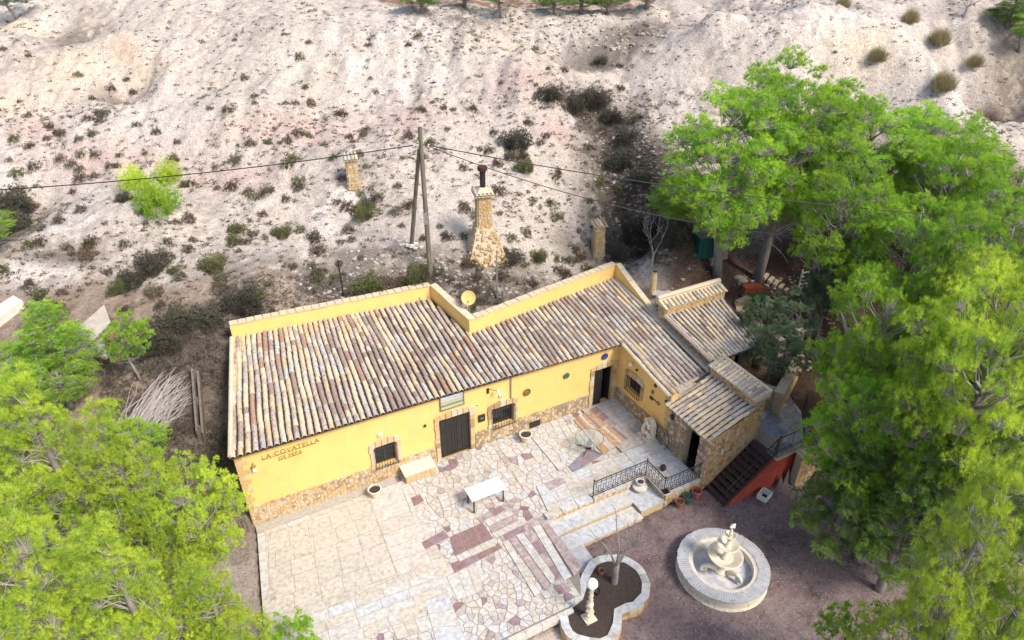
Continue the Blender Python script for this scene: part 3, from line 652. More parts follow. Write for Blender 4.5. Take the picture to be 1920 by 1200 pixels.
# stone plinths, stone by stone
def panel(poly, sx, sy, maxn, mapf, gap=.005, out=(.0, .045), name='plinth_stone', parent=house, wt=(3, 5, 4, 1, 1), jit=.40, stuffname=None):
    lay(voronoi(poly, sx, sy, jit), parent, name, STONE, wt, out[0], out[1], gap, maxn, mapf, lift=.014, bevel=.12, stuffname=stuffname)
F = lambda x, y, z: (x, -z, y)                     # facade plane map: (along, up, proud)
mb = MB()
for s0, s1, z1 in ((.02, 7.33, .78), (9.15, 14.80, .78)): mb.box(s0, s1, -.018, -.002, -.45, z1)
pl = mb.build('plinth', M['mortar'], house)
panel([(.02, -.02), (4.8, -.02), (4.8, .86), (.02, .93)], .15, .11, 100, F, parent=pl)
panel([(4.8, -.02), (7.33, -.02), (7.33, .76), (4.8, .78)], .16, .11, 60, F, parent=pl)
panel([(9.15, -.02), (14.8, -.02), (14.8, .74), (9.15, .84)], .15, .11, 120, F, parent=pl, wt=(2, 3, 2, 3, 3))
G3 = lambda x, y, z: (16.33-z, -x, y)
mb = MB(); mb.box(16.315, 16.328, -3.64, -.05, -.4, .72); pw = mb.build('wing_plinth', M['mortar'], house)
panel([(.05, -.02), (3.62, -.02), (3.62, .86), (.05, .72)], .18, .13, 110, G3, parent=pw, wt=(1, 2, 2, 3, 4))
# quoins at the left corner
for i in range(12):
    z = .95 + i*.225; wd = .34 if i % 2 else .22
    mb = MB(); mb.box(-.02, wd*rnd.uniform(.85, 1.15), -.035, .0-.002, z, z+.17); mb.build('quoin', STONE[0 if i % 3 else 1], house)
for i in range(6):
    z = .9+i*.3; mb = MB(); mb.box(16.30, 16.327, -3.64, -3.64+rnd.uniform(.16, .3), z, z+.2); mb.build('quoin', STONE[1], house)
# stone surrounds, doors, windows
def surround(h, mp, wd=.22, arch=.16, sill=True, parent=house):
    s0, s1, z0, z1 = h; n = max(3, int((z1-z0)/.24)); zb = max(z0, 0)
    pcs = []
    for i in range(n):
        a, b = zb+(z1-zb)*i/n+.006, zb+(z1-zb)*(i+1)/n-.006
        for (x0, x1) in ((s0-wd*rnd.uniform(.85, 1.1), s0-.0), (s1+.0, s1+wd*rnd.uniform(.85, 1.1))): pcs.append([(x0, a), (x1, a), (x1, b), (x0, b)])
    m_ = max(4, int((s1-s0+2*wd)/.24)); xa, xb = s0-wd, s1+wd
    for i in range(m_):
        u0, u1 = i/m_, (i+1)/m_; x0, x1 = xa+(xb-xa)*u0+.005, xa+(xb-xa)*u1-.005
        f0, f1 = arch*math.sin(math.pi*u0), arch*math.sin(math.pi*u1)
        pcs.append([(x0, z1+.006), (x1, z1+.006), (x1, z1+.17+f1), (x0, z1+.17+f0)])
    for c in pcs:
        mb = MB(); poly_stone(mb, c, 0.0, .055+rnd.uniform(0, .02), 0, .06); x, y = cen(c); o = mp(x, y, 0)
        mb.v = [tuple(np.array(mp(*p))-np.array(o)) for p in mb.v]; mb.build('surround_stone', STONE[rnd.choice((0, 1, 1, 2, 2, 3))], parent, loc=o)
for h in (D1, W1, W2, D2):
    if h is D2: h = (15.03, 16.05, -.1, 2.02)
    surround(h, F, .20 if h is not D2 else .17)
surround(W3, lambda x, y, z: (16.33-z, -x, y), .17)
def bars(mb, s0, s1, z0, z1, n, y, mp, r_=.011, cross=()):
    for i in range(n):
        x = s0+(s1-s0)*i/(n-1); mb.tube([mp(x, z0, y), mp(x, z1, y)], r_, 5)
    for z in cross: mb.tube([mp(s0-.02, z, y), mp(s1+.02, z, y)], r_*1.3, 5)
# double door 1
dr = MB().box(D1[0], D1[1], .12, .16, 0, D1[3]).build('door', M['doorwood'], house)
for a, b in ((D1[0]+.02, 8.235), (8.265, D1[1]-.02)):
    n = 6
    for i in range(n):
        x0 = a+(b-a)*i/n; MB().box(x0+.006, x0+(b-a)/n-.006, .095, .118, .02, 2.04).build('door_plank', M['doorwood'], dr)
mb = MB()
for a, b in ((D1[0]+.03, 8.22), (8.28, D1[1]-.03)): bars(mb, a, b, .02, 2.04, 8, -.02+.06, lambda x, z, y: (x, y, z), .012, (.04, .72, 1.38, 2.02))
mb.build('door_grille', M['iron'], dr)
def window(h, mp, name='window', spikes=True):
    s0, s1, z0, z1 = h
    mb = MB(); mb.hexa([mp(s0, z0, .22), mp(s1, z0, .22), mp(s1, z0, .25), mp(s0, z0, .25), mp(s0, z1, .22), mp(s1, z1, .22), mp(s1, z1, .25), mp(s0, z1, .25)])
    wn = mb.build(name, M['dark'], house)
    fr = MB(); t_ = .05
    for (a, b, c, d) in ((s0, s0+t_, z0, z1), (s1-t_, s1, z0, z1), (s0+t_, s1-t_, z0, z0+t_), (s0+t_, s1-t_, z1-t_, z1), ((s0+s1)/2-.025, (s0+s1)/2+.025, z0+t_, z1-t_)):
        fr.hexa([mp(a, c, .16), mp(b, c, .16), mp(b, c, .20), mp(a, c, .20), mp(a, d, .16), mp(b, d, .16), mp(b, d, .20), mp(a, d, .20)])
    fr.build('window_frame', M['doorwood'], wn)
    g_ = MB(); g_.hexa([mp(s0+t_, z0+t_, .185), mp(s1-t_, z0+t_, .185), mp(s1-t_, z0+t_, .19), mp(s0+t_, z0+t_, .19), mp(s0+t_, z1-t_, .185), mp(s1-t_, z1-t_, .185), mp(s1-t_, z1-t_, .19), mp(s0+t_, z1-t_, .19)])
    g_.build('pane', M['glasswin'], wn)
    gr = MB(); n = 9
    bars(gr, s0-.02, s1+.02, z0-.10, z1-.02, n, -.12, mp, .011, (z0-.02, z1-.06))
    for z in (z0-.02, z1-.06):
        for x in (s0-.02, s1+.02): gr.tube([mp(x, z, -.12), mp(x, z, .02)], .012, 5)
    gr.build('window_grille', M['iron'], wn)
M['glasswin'] = mat('dark_window_glass', (.02, .022, .025), (.015, .016, .018), .12, 2, 0, spec=.6)
window(W1, lambda x, z, y: (x, y, z)); window(W2, lambda x, z, y: (x, y, z)); window(W3, lambda x, z, y: (16.33+y, -x, z))
# door 2: left leaf closed, right leaf open into the dark
dl = MB().box(15.05, 15.52, .03, .07, 0, 1.98).build('door_leaf', M['iron'], house)
for i in range(4): MB().box(15.07+i*.113, 15.07+i*.113+.10, .012, .029, .04, 1.94).build('door_plank', M['iron'], dl)
MB().box(15.96, 16.0, .09, .55, 0, 1.98).build('door_leaf', M['iron'], house)
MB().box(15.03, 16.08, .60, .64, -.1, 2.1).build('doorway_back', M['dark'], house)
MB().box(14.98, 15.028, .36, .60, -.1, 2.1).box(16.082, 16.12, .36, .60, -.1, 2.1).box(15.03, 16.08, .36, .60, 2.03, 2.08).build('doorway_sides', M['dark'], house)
mb = MB(); mb.tube([(10.83, -.05, 3.40), (10.83, -.05, 1.98), (10.80, -.05, 1.93)], .028, 8); mb.build('downpipe', M['metal'], house)
MB().box(11.75, 12.27, -.075, -.05, .02, .34).build('vent_hatch', M['iron'], house)

# ------------------------------------------------------------------ stone annex at the end of the wing
annex = thing('stone_annex', 'small rubble stone annex with black doorway and ridged tile roof beside the stairs', 'outbuilding', HW(16.33, -6.0), HA)
def AX(s, t, z): return (s-16.33, t+6.0, z)
def apoly(mb, pts_b, pts_t, mi=0): return mb.hexa([AX(*p) for p in pts_b]+[AX(*p) for p in pts_t], mi)
az = lambda s, t: 2.22 + (s-16.3)*.31
mb = MB()
DA = (4.78, 5.55)                                 # door along -t
for (t0, t1, zb, zt) in ((-3.67, -4.78, -.5, None), (-4.78, -5.55, 1.98, None), (-5.55, -6.0, -.5, None)):
    zt = az(16.33, 0)-.03
    apoly(mb, [(16.33, t1, zb), (16.63, t1, zb), (16.63, t0, zb), (16.33, t0, zb)], [(16.33, t1, zt), (16.63, t1, zt+.09), (16.63, t0, zt+.09), (16.33, t0, zt)])
apoly(mb, [(16.632, -6.0, -.5), (19.0, -6.0, -.5), (19.0, -5.7, -.5), (16.632, -5.7, -.5)], [(16.632, -6.0, az(16.63, 0)-.03), (19.0, -6.0, az(19, 0)-.03), (19.0, -5.7, az(19, 0)-.03), (16.632, -5.7, az(16.63, 0)-.03)])
apoly(mb, [(18.7, -5.698, -.5), (19.0, -5.698, -.5), (19.0, -3.45, -.5), (18.7, -3.45, -.5)], [(18.7, -5.698, 3.0), (19.0, -5.698, 3.0), (19.0, -3.45, 3.0), (18.7, -3.45, 3.0)])
aw = mb.build('wall', M['mortar'], annex)
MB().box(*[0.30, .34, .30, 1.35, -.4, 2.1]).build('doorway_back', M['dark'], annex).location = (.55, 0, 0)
GA = lambda x, y, z: AX(16.33-z, -x, y)
for poly in ([(3.68, -.45), (4.76, -.45), (4.76, 2.16), (3.68, 2.16)], [(4.76, 2.0), (5.56, 2.0), (5.56, 2.16), (4.76, 2.16)], [(5.56, -.45), (5.98, -.45), (5.98, 2.16), (5.56, 2.16)]):
    panel(poly, .22, .13, 70, GA, name='wall_stone', parent=aw, wt=(1, 2, 3, 4, 3), out=(0, .05))
FA = lambda x, y, z: AX(x, -6.0-z, y)
panel([(16.34, -.45), (18.98, -.45), (18.98, az(18.98, 0)-.05), (16.34, az(16.34, 0)-.05)], .21, .13, 150, FA, name='wall_stone', parent=aw, wt=(6, 4, 1, 2, 0), out=(0, .05))
panel([(5.7, -.4), (3.3, -.4), (3.3, 2.95), (5.7, 2.95)][::-1], .26, .17, 0, lambda x, y, z: AX(19.0+z, -x, y), name='wall_stone', parent=aw, wt=(5, 4, 1, 2, 0))
ro = MB(); apoly(ro, [(16.22, -6.12, az(16.22, 0)-.0), (18.45, -6.12, az(18.45, 0)), (18.45, -3.62, az(18.45, 0)), (16.22, -3.62, az(16.22, 0))], [(16.22, -6.12, az(16.22, 0)+.06), (18.45, -6.12, az(18.45, 0)+.06), (18.45, -3.62, az(18.45, 0)+.06), (16.22, -3.62, az(16.22, 0)+.06)])
aroof = ro.build('roof', M['channel'], annex)
cols2 = []; ch2 = []; t = -6.06
while t < -3.6:
    cols2.append((AX(16.12, t, az(16.12, 0)+.06), AX(18.42, t, az(18.42, 0)+.07))); ch2.append((AX(16.2, t+.115, az(16.2, 0)+.085), AX(18.42, t+.115, az(18.42, 0)+.085))); t += .222
channel_sheet(aroof, ch2, w_=.23)
roof_tiles(aroof, cols2, 300, lambda p: [.30, .10, .20, .18, .12, .02, .02, .06], HW(16.33, -6.0), HA, pitch=.30, scale=.93)
# chimney-like hood wall with its own row of capping tiles
mb = MB(); apoly(mb, [(18.46, -6.0, 2.6), (19.0, -6.0, 2.6), (19.0, -3.45, 2.6), (18.46, -3.45, 2.6)], [(18.46, -6.0, 3.30), (19.0, -6.0, 3.30), (19.0, -3.45, 3.30), (18.46, -3.45, 3.30)])
hw = mb.build('hood_wall', M['mortar'], annex)
panel([(3.47, 2.93), (5.98, 2.93), (5.98, 3.29), (3.47, 3.29)], .16, .1, 60, lambda x, y, z: AX(18.46-z, -x, y), name='wall_stone', parent=hw, wt=(5, 4, 1, 2, 0))
mb = MB(); apoly(mb, [(18.36, -6.10, 3.302), (19.12, -6.10, 3.302), (19.12, -3.35, 3.302), (18.36, -3.35, 3.302)], [(18.36, -6.10, 3.34), (19.12, -6.10, 3.58), (19.12, -3.35, 3.58), (18.36, -3.35, 3.34)])
cap = mb.build('hood_cap', M['plaster_pale'], annex)
caps = []; t = -6.0
while t < -3.4: caps.append((AX(18.33, t, 3.35), AX(19.08, t, 3.58))); t += .19
roof_tiles(cap, caps, 60, lambda p: [.4, .05, .25, .3, .1, 0, 0, 0], HW(16.33, -6.0), HA, pitch=.36, scale=.72)
mb = MB(); mb.tube([AX(19.10, -6.12, 3.60), AX(19.10, -3.33, 3.60)], .07, 6); mb.build('cap_ridge', TILE[0], annex)
mb = MB(); mb.tube([AX(16.25, -6.08, az(16.2, 0)+.03), AX(16.25, -3.6, az(16.2, 0)+.03)], .05, 6); mb.build('eave_mortar', M['plaster_pale'], annex)

# ------------------------------------------------------------------ rubble stone hut behind the wing
hut = thing('stone_hut', 'ochre stone hut behind the wing with a tile capped parapet and dark doorway', 'outbuilding', HW(18.75, -3.05, 1.0), HA)
def HX(s, t, z): return (s-18.75, t+3.05, z-1.0)
hzr = lambda s, t: 3.22 + (t+3.1)*.16 - (s-18.8)*.0
mb = MB()
def hq(b, t): mb.hexa([HX(*p) for p in b]+[HX(*p) for p in t])
for s0, s1, zl in ((19.0, 20.28, .7), (20.28, 20.92, 2.95), (20.92, 21.45, .7)):
    hq([(s0, -2.95, zl), (s1, -2.95, zl), (s1, -2.65, zl), (s0, -2.65, zl)], [(s0, -2.95, 3.15), (s1, -2.95, 3.15), (s1, -2.65, 3.2), (s0, -2.65, 3.2)])
hq([(19.0, -2.648, .7), (19.3, -2.648, .7), (19.3, .3, .7), (19.0, .3, .7)], [(19.0, -2.648, 3.2), (19.3, -2.648, 3.2), (19.3, .3, 3.66), (19.0, .3, 3.66)])
hq([(21.15, -2.648, .7), (21.45, -2.648, .7), (22.15, .3, .7), (21.85, .3, .7)], [(21.15, -2.648, 3.2), (21.45, -2.648, 3.2), (22.15, .3, 3.66), (21.85, .3, 3.66)])
hwl = mb.build('wall', M['mortar'], hut)
FH = lambda x, y, z: HX(x, -2.95-z, y)
for poly in ([(19.0, .9), (20.28, .9), (20.28, 3.14), (19.0, 3.14)], [(20.92, .9), (21.45, .9), (21.45, 3.14), (20.92, 3.14)]):
    panel(poly, .20, .13, 75, FH, name='wall_stone', parent=hwl, wt=(5, 3, 0, 3, 1))
panel([(-.3, .9), (2.64, .9), (2.64, 3.2), (-.3, 3.6)], .24, .16, 0, lambda x, y, z: HX(19.0-z, -x, y), name='wall_stone', parent=hwl, wt=(5, 4, 1, 2, 1), stuffname='wall_stones')
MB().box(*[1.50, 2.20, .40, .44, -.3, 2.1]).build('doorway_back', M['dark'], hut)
mb = MB(); HP = [(18.80, -3.12), (21.55, -3.12), (22.25, .10), (18.80, .10)]
mb.prism([HX(*p, 0)[:2] for p in HP], lambda p: hzr(0, p[1]-3.05)-1.0-.05, lambda p: hzr(0, p[1]-3.05)-1.0+.01); hr = mb.build('roof', M['channel'], hut)
cols3 = []; ch3 = []; n3_ = 14
for i in range(n3_):
    f = (i+.5)/n3_; sb = 18.86+2.66*f; stt = 18.86+3.36*f
    cols3.append((HX(sb, -3.2, hzr(0, -3.2)+.03), HX(stt, .06, hzr(0, .06)+.03)))
    f += .5/n3_; ch3.append((HX(18.86+2.66*f, -3.14, hzr(0, -3.14)+.05), HX(18.86+3.36*f, .06, hzr(0, .06)+.05)))
channel_sheet(hr, ch3, w_=.22)
roof_tiles(hr, cols3, 300, lambda p: [.34, .06, .22, .26, .06, .02, .0, .06], HW(18.75, -3.05, 1.0), HA, pitch=.31, scale=.88)
mb = MB(); mb.tube([HX(18.78, -3.12, 3.27), HX(18.78, .08, 3.76)], .10, 6); mb.build('verge_mortar', TILE[7], hut)
mb = MB(); hq([(18.82, .102, 2.9), (22.3, .102, 2.9), (22.3, .62, 2.9), (18.82, .62, 2.9)], [(18.82, .102, 4.12), (22.3, .102, 4.12), (22.3, .62, 4.12), (18.82, .62, 4.12)]); hp = mb.build('parapet', M['mortar'], hut)
panel([(18.84, 3.74), (22.28, 3.74), (22.28, 4.1), (18.84, 4.1)], .16, .11, 110, lambda x, y, z: HX(x, .10-z, y), name='wall_stone', parent=hp, wt=(7, 4, 0, 1, 0))
panel([(-.6, 3.2), (-.11, 3.2), (-.11, 4.1), (-.6, 4.1)], .16, .11, 20, lambda x, y, z: HX(18.82-z, -x, y), name='wall_stone', parent=hp, wt=(3, 4, 2, 1, 0))
mb = MB(); hq([(18.72, .0, 4.12), (22.38, .0, 4.12), (22.38, .75, 4.12), (18.72, .75, 4.12)], [(18.72, .0, 4.16), (22.38, .0, 4.16), (22.38, .75, 4.40), (18.72, .75, 4.40)]); hc = mb.build('parapet_cap', M['plaster_pale'], hut)
roof_tiles(hc, [(HX(18.95+i*.232, -.04, 4.17), HX(18.95+i*.232, .45, 4.32)) for i in range(15)], 60, lambda p: [.5, .1, .2, .2, .05, 0, 0, 0], HW(18.75, -3.05, 1.0), HA, pitch=.30, scale=.8)
mb = MB(); mb.tube([HX(18.7, .66, 4.40), HX(22.4, .66, 4.40)], .13, 6); mb.build('cap_ridge', STONE[2], hut)

# ------------------------------------------------------------------ paved patio
patio = thing('patio', None, None, A0, HA); patio['kind'] = 'structure'
mb = MB(); mb.prism(PATIO[:6]+[(9.78, .0), (.05, .0)], -.3, -.014); mb.prism([(9.782, -4.86), (14.5, -4.86), (14.5, -6.0), (16.328, -6.0), (16.328, 0), (9.782, 0)], -.45, -.014)
pb = mb.build('mortar_bed', M['joint'], patio); pb['kind'] = 'structure'
mb = MB(); mb.prism([(.06, -.46), (5.5, -.40), (5.5, -.02), (.06, -.02)], -.013, .004); mb.build('gravel_strip', M['joint_pale'], patio)
PM = [MAR['white'], MAR['cream'], MAR['beige'], MAR['pink'], MAR['red'], MAR['purple'], MAR['plum'], MAR['grey'], MAR['cool']]
ident = lambda x, y, z: (x, y, z)
def crazy_col(c):
    s, t = c
    r_ = rnd.random()
    hot = (7.3 < s < 9.3 and -.7 < t < 0) or (8.6 < s < 9.6 and -4.6 < t < -3.4)
    if r_ < (.30 if hot else .045): return rnd.choice((4, 5, 6))
    if s > 10 and t > -3.3: return rnd.choice((0, 0, 1, 8))
    return rnd.choice((0, 0, 0, 0, 1, 1, 1, 3, 3, 7, 8))
c1 = voronoi([(5.7, -4.6), (9.8, -4.6), (9.8, -.02), (5.7, -.02)], 0.27, 0.24, .46, stag=.2, drop=.24)
c2 = voronoi([(-.9, -8.4), (9.2, -8.4), (9.2, -5.9), (-.6, -5.9)], 0.23, 0.20, .46, stag=.2, drop=.24)
c3 = voronoi([(9.8, -4.84), (14.4, -4.84), (14.4, -.02), (9.8, -.02)], 0.34, 0.28, .46, stag=.2, drop=.24)
c4 = voronoi([(5.2, -5.9), (9.7, -5.9), (9.7, -4.6), (5.2, -4.6)], 0.27, 0.24, .46, stag=.2, drop=.24)
lay(c1+c2+c3+c4, patio, 'paving_stone', PM, None, -.012, .004, .009, 300, ident, lift=.004, bevel=.02, colour_of=crazy_col, stuffname='small_paving_stones')
zl = [-6]
def quad_zone(px, nx, ny, pal, name='paving_slab', jx=.08, jy=.06, gap=.009, house_pts=False):
    q = [np.array(p, float) if house_pts else gh(*p)[:2] for p in px]; zl[0] += 1; z = .010 + .0011*zl[0]
    def at_(u, v): return q[0]*(1-u)*(1-v)+q[1]*u*(1-v)+q[2]*u*v+q[3]*(1-u)*v
    for j in range(ny):
        v0, v1 = j/ny, (j+1)/ny; off = rnd.uniform(-.35, .35)/nx if nx > 2 else 0
        us = [0]+[min(.97, max(.03, (i+off+rnd.uniform(-jx, jx))/nx)) for i in range(1, nx)]+[1]; us = sorted(us)
        if nx > 2 and off > 0: us = sorted(us+[max(.03, off*.9)]) if off*nx > .25 else us
        for i in range(len(us)-1):
            c = [tuple(at_(us[i], v0)), tuple(at_(us[i+1], v0)), tuple(at_(us[i+1], v1)), tuple(at_(us[i], v1))]
            if sum(c[k][0]*c[(k+1) % 4][1]-c[(k+1) % 4][0]*c[k][1] for k in range(4)) < 0: c = c[::-1]
            k = inset(c, gap)
            if not k: continue
            x, y = cen(k); mb = MB(); poly_stone(mb, k, -.010, z+rnd.uniform(0, .0006), 0, .004); mb.v = [(p[0]-x, p[1]-y, p[2]) for p in mb.v]
            mb.build(name, MAR[rnd.choice(pal)], patio, loc=(x, y, 0))
        # dark joints show because the slabs stand on their own dark mortar
    mb = MB(); mb.prism([tuple(p) for p in q] if sum(q[k][0]*q[(k+1) % 4][1]-q[(k+1) % 4][0]*q[k][1] for k in range(4)) > 0 else [tuple(p) for p in q[::-1]], -.011, z-.0042); b = mb.build('slab_bed', M['joint_mid'], patio)
quad_zone([(-.62, -6.6), (5.7, -6.2), (5.75, -.42), (.28, -.46)], 6, 7, ['cream', 'beige', 'white'], house_pts=True); zl[0] = 3
quad_zone([(-.95, -8.4), (-.66, -8.4), (.32, -.50), (.05, -.50)], 1, 9, ['white', 'cream'], house_pts=True)
quad_zone([(.33, -.72), (4.4, -.72), (4.4, -.47), (.30, -.47)], 5, 1, ['white', 'cream'], house_pts=True)
quad_zone([(503, 1012), (691, 938), (744, 1078), (506, 1160)], 5, 5, ['beige', 'beige', 'cream', 'beige'])
quad_zone([(693, 937), (752, 915), (811, 1058), (746, 1080)], 1, 6, ['pink', 'pink', 'cream'])
quad_zone([(754, 915), (762, 912), (799, 1008), (790, 1012)], 1, 3, ['white'])
quad_zone([(-.55, -6.35), (5.1, -6.35), (5.2, -5.0), (-.42, -4.62)], 6, 4, ['white', 'cream', 'white', 'beige', 'cool'], house_pts=True)
quad_zone([(797, 1127), (840, 1113), (875, 1205), (818, 1205)], 1, 3, ['white', 'cool'])
quad_zone([(837, 1082), (893, 1058), (907, 1107), (858, 1127)], 3, 1, ['white', 'cream'])
quad_zone([(725, 1150), (790, 1130), (812, 1180), (745, 1200)], 3, 2, ['cream', 'beige', 'white'])
quad_zone([(843, 1008), (905, 980), (925, 1010), (853, 1043)], 3, 1, ['red'], jx=.2)
quad_zone([(790, 1018), (832, 995), (843, 1008), (797, 1031)], 3, 1, ['plum', 'red', 'purple'])
quad_zone([(845, 1058), (935, 1018), (942, 1028), (853, 1075)], 4, 1, ['red', 'purple', 'plum'])
quad_zone([(855, 1043), (920, 1012), (932, 1023), (862, 1054)], 3, 1, ['white', 'cream'])
quad_zone([(893, 972), (940, 948), (947, 957), (903, 982)], 2, 1, ['purple', 'plum'])
quad_zone([(907, 977), (957, 956), (963, 965), (917, 988)], 4, 1, ['white', 'cream'])
quad_zone([(917, 989), (966, 966), (972, 975), (922, 1000)], 2, 1, ['purple'])
quad_zone([(922, 1001), (972, 976), (990, 981), (930, 1010)], 3, 1, ['white', 'cream'])
quad_zone([(937, 1007), (1017, 968), (1023, 979), (943, 1018)], 4, 1, ['purple', 'plum'])
quad_zone([(820, 930), (885, 905), (896, 925), (830, 955)][::1], 4, 2, ['grey', 'cream', 'white'], gap=.012)
quad_zone([(770, 935), (788, 928), (795, 940), (777, 950)], 1, 1, ['red'])
for a, p, n_ in ((((942, 1018), (953, 1013), (1013, 1113), (1003, 1120)), ['white', 'cream'], 5), (((954, 1012), (966, 1006), (1033, 1098), (1022, 1108)), ['purple'], 5),
                 (((967, 1005), (981, 999), (1042, 1084), (1033, 1096)), ['white', 'cream'], 4), (((982, 999), (996, 991), (1054, 1084), (1043, 1088)), ['purple', 'plum'], 4),
                 (((998, 989), (1013, 984), (1072, 1082), (1058, 1090)), ['white', 'cool'], 4), (((1014, 983), (1026, 974), (1090, 1066), (1076, 1080)), ['purple', 'plum', 'purple'], 5),
                 (((1014, 1113), (1060, 1092), (1072, 1108), (1022, 1124)), ['purple', 'white', 'plum', 'white'], 1)):
    quad_zone([a[0], a[1], a[2], a[3]], 1 if n_ > 1 else 4, n_, p)
quad_zone([(1025, 978), (1036, 973), (1058, 1002), (1047, 1008)], 1, 2, ['white', 'cool'])
quad_zone([(10.0, -4.84), (14.49, -4.84), (14.49, -3.22), (10.3, -3.22)], 7, 3, ['white', 'cool', 'cool', 'cream'], house_pts=True)
quad_zone([(14.50, -5.99), (16.32, -5.99), (16.32, -3.22), (14.50, -3.22)], 2, 4, ['cool', 'cool', 'white'], house_pts=True)
quad_zone([(14.46, -3.21), (16.32, -3.21), (16.32, -.03), (14.46, -.03)], 2, 6, ['cool', 'white', 'grey'], house_pts=True)
quad_zone([(995, 820), (1003, 818), (1062, 878), (1048, 884)], 1, 4, ['white'])
quad_zone([(1075, 789), (1109, 768), (1178, 824), (1131, 853)], 9, 2, ['orange', 'orange', 'orange', 'orange', 'plum', 'beige'], jx=.15)
quad_zone([(1104, 770), (1118, 763), (1158, 797), (1146, 804)], 1, 3, ['purple', 'plum'])
quad_zone([(1066, 876), (1104, 840), (1131, 853), (1076, 887)], 3, 3, ['blue', 'plum', 'blue'])
quad_zone([(1020, 908), (1050, 897), (1062, 906), (1030, 922)], 2, 1, ['purple', 'red'])
quad_zone([(12.4, -4.84), (13.6, -4.84), (13.6, -4.2), (12.4, -4.2)], 1, 1, ['cool'], house_pts=True)
# edge kerb along the lower side of the patio
for i in range(16):
    x = -.9+i*.6; MB().box(x+.006, x+.594, -8.60, -8.46, -.3, .012).build('kerb_stone', MAR[rnd.choice(('white', 'pink', 'cream', 'purple'))], patio)
# terrace edge: a pale nosing and rubble below
def nosing(a, b, z, n, th=.28, drop=.5, face=True):
    a, b = np.array(a, float), np.array(b, float); d = (b-a)/np.linalg.norm(b-a); nn = np.array([-d[1], d[0]]); L_ = np.linalg.norm(b-a)
    for i in range(n):
        p, q = a+d*L_*(i+.02)/n, a+d*L_*(i+.98)/n
        mb = MB(); mb.prism([tuple(p-nn*.05), tuple(q-nn*.05), tuple(q+nn*th), tuple(p+nn*th)], z, z+.05); mb.build('edge_slab', MAR[('cream', 'white', 'cool')[i % 3]], patio)
    if face: panel([(0, z-drop), (L_, z-drop), (L_, z-.01), (0, z-.01)], .20, .12, 40, lambda x, y, k: (*(a+d*x-nn*k), y), name='wall_stone', parent=patio, wt=(4, 4, 2, 1, 0), stuffname='wall_stones')
nosing((9.83, -4.86), (11.9, -4.86), .03, 3, drop=.25); nosing((14.5, -6.0), (16.3, -6.0), .04, 4); nosing((14.5, -4.86), (14.5, -5.99), .04, 2); nosing((11.93, -4.86), (14.49, -4.86), .04, 5, drop=.3)
# broad steps down to the gravel
steps = thing('garden_steps', 'two broad pale marble steps edged in ochre stone below the black railing', 'steps', HW(9.8, -5.0, -.5), HA)
SX = lambda s, t: (s-9.8, t+5.0)
def step_slab(s0, s1, t0, t1, z, nx, ny):
    base = MB(); base.box(*(SX(s0, 0)[0], SX(s1, 0)[0]), SX(0, t0)[1], SX(0, t1)[1], -.1, z+.5-.03); base.build('step_base', STONE[1], steps)
    for i in range(nx):
        for j in range(ny):
            a, b = s0-.03+(s1-s0+.06)*i/nx+.004, s0-.03+(s1-s0+.06)*(i+1)/nx-.004; c, d = t0-.03+(t1-t0+.03)*j/ny+.004, t0-.03+(t1-t0+.03)*(j+1)/ny-.004
            MB().box(a-9.8, b-9.8, c+5, d+5, z+.5-.028, z+.5+.012+rnd.uniform(0, .002)).build('tread_slab', MAR[rnd.choice(('cool', 'white', 'cool'))], steps)
step_slab(9.82, 13.35, -5.52, -4.87, -.17, 5, 1); step_slab(13.36, 14.44, -6.05, -4.87, -.17, 1, 2)
step_slab(9.82, 13.30, -6.22, -5.56, -.34, 4, 1); step_slab(9.82, 10.55, -7.25, -6.26, -.34, 1, 2)

# ------------------------------------------------------------------ railings
def railing(name, label, pts, zb, zt, n_per, fancy=False, loc=(14.5, -5.0)):
    o = thing(name, label, 'railing', HW(loc[0], loc[1], zb), HA); P = [np.array([p[0]-loc[0], p[1]-loc[1]]) for p in pts]
    r1 = MB(); r2 = MB(); ba = MB(); po = MB(); Ht = zt-zb
    for i, p in enumerate(P): po.tube([(*p, 0), (*p, Ht+.06)], .022, 6); po.ball((*p, Ht+.09), .035, 8, 6)
    for a, b, n in zip(P[:-1], P[1:], n_per):
        r1.tube([(*a, Ht), (*b, Ht)], .022, 6); r2.tube([(*a, .09), (*b, .09)], .016, 5); r2.tube([(*a, .20), (*b, .20)], .012, 5); 
        if fancy: r2.tube([(*a, Ht-.12), (*b, Ht-.12)], .010, 5)
        for k in range(1, n):
            c = a+(b-a)*k/n
            if fancy:
                z0_, z1_ = ((.09, Ht*.62), (.35*Ht, Ht))[k % 2]; ba.tube([(*c, z0_), (*c, z1_)], .010, 4)
                e = a+(b-a)*(k+1)/n
                if k < n-1: ba.tube([(*c, (z1_ if k % 2 == 0 else z0_)), (*e, (z1_ if k % 2 == 0 else z0_))], .010, 4)
            else: ba.tube([(*c, .09), (*c, Ht)], .010, 4)
    po.build('post', M['iron'], o); r1.build('top_rail', M['iron'], o); r2.build('bottom_rail', M['iron'], o); ba.build('balusters', M['iron'], o)
    return o
railing('patio_railing', 'black wrought iron railing around the pale terrace corner above the gravel', [(11.93, -4.80), (14.46, -4.80), (14.46, -5.94), (16.46, -5.94)], .09, .92, [22, 11, 20], True)

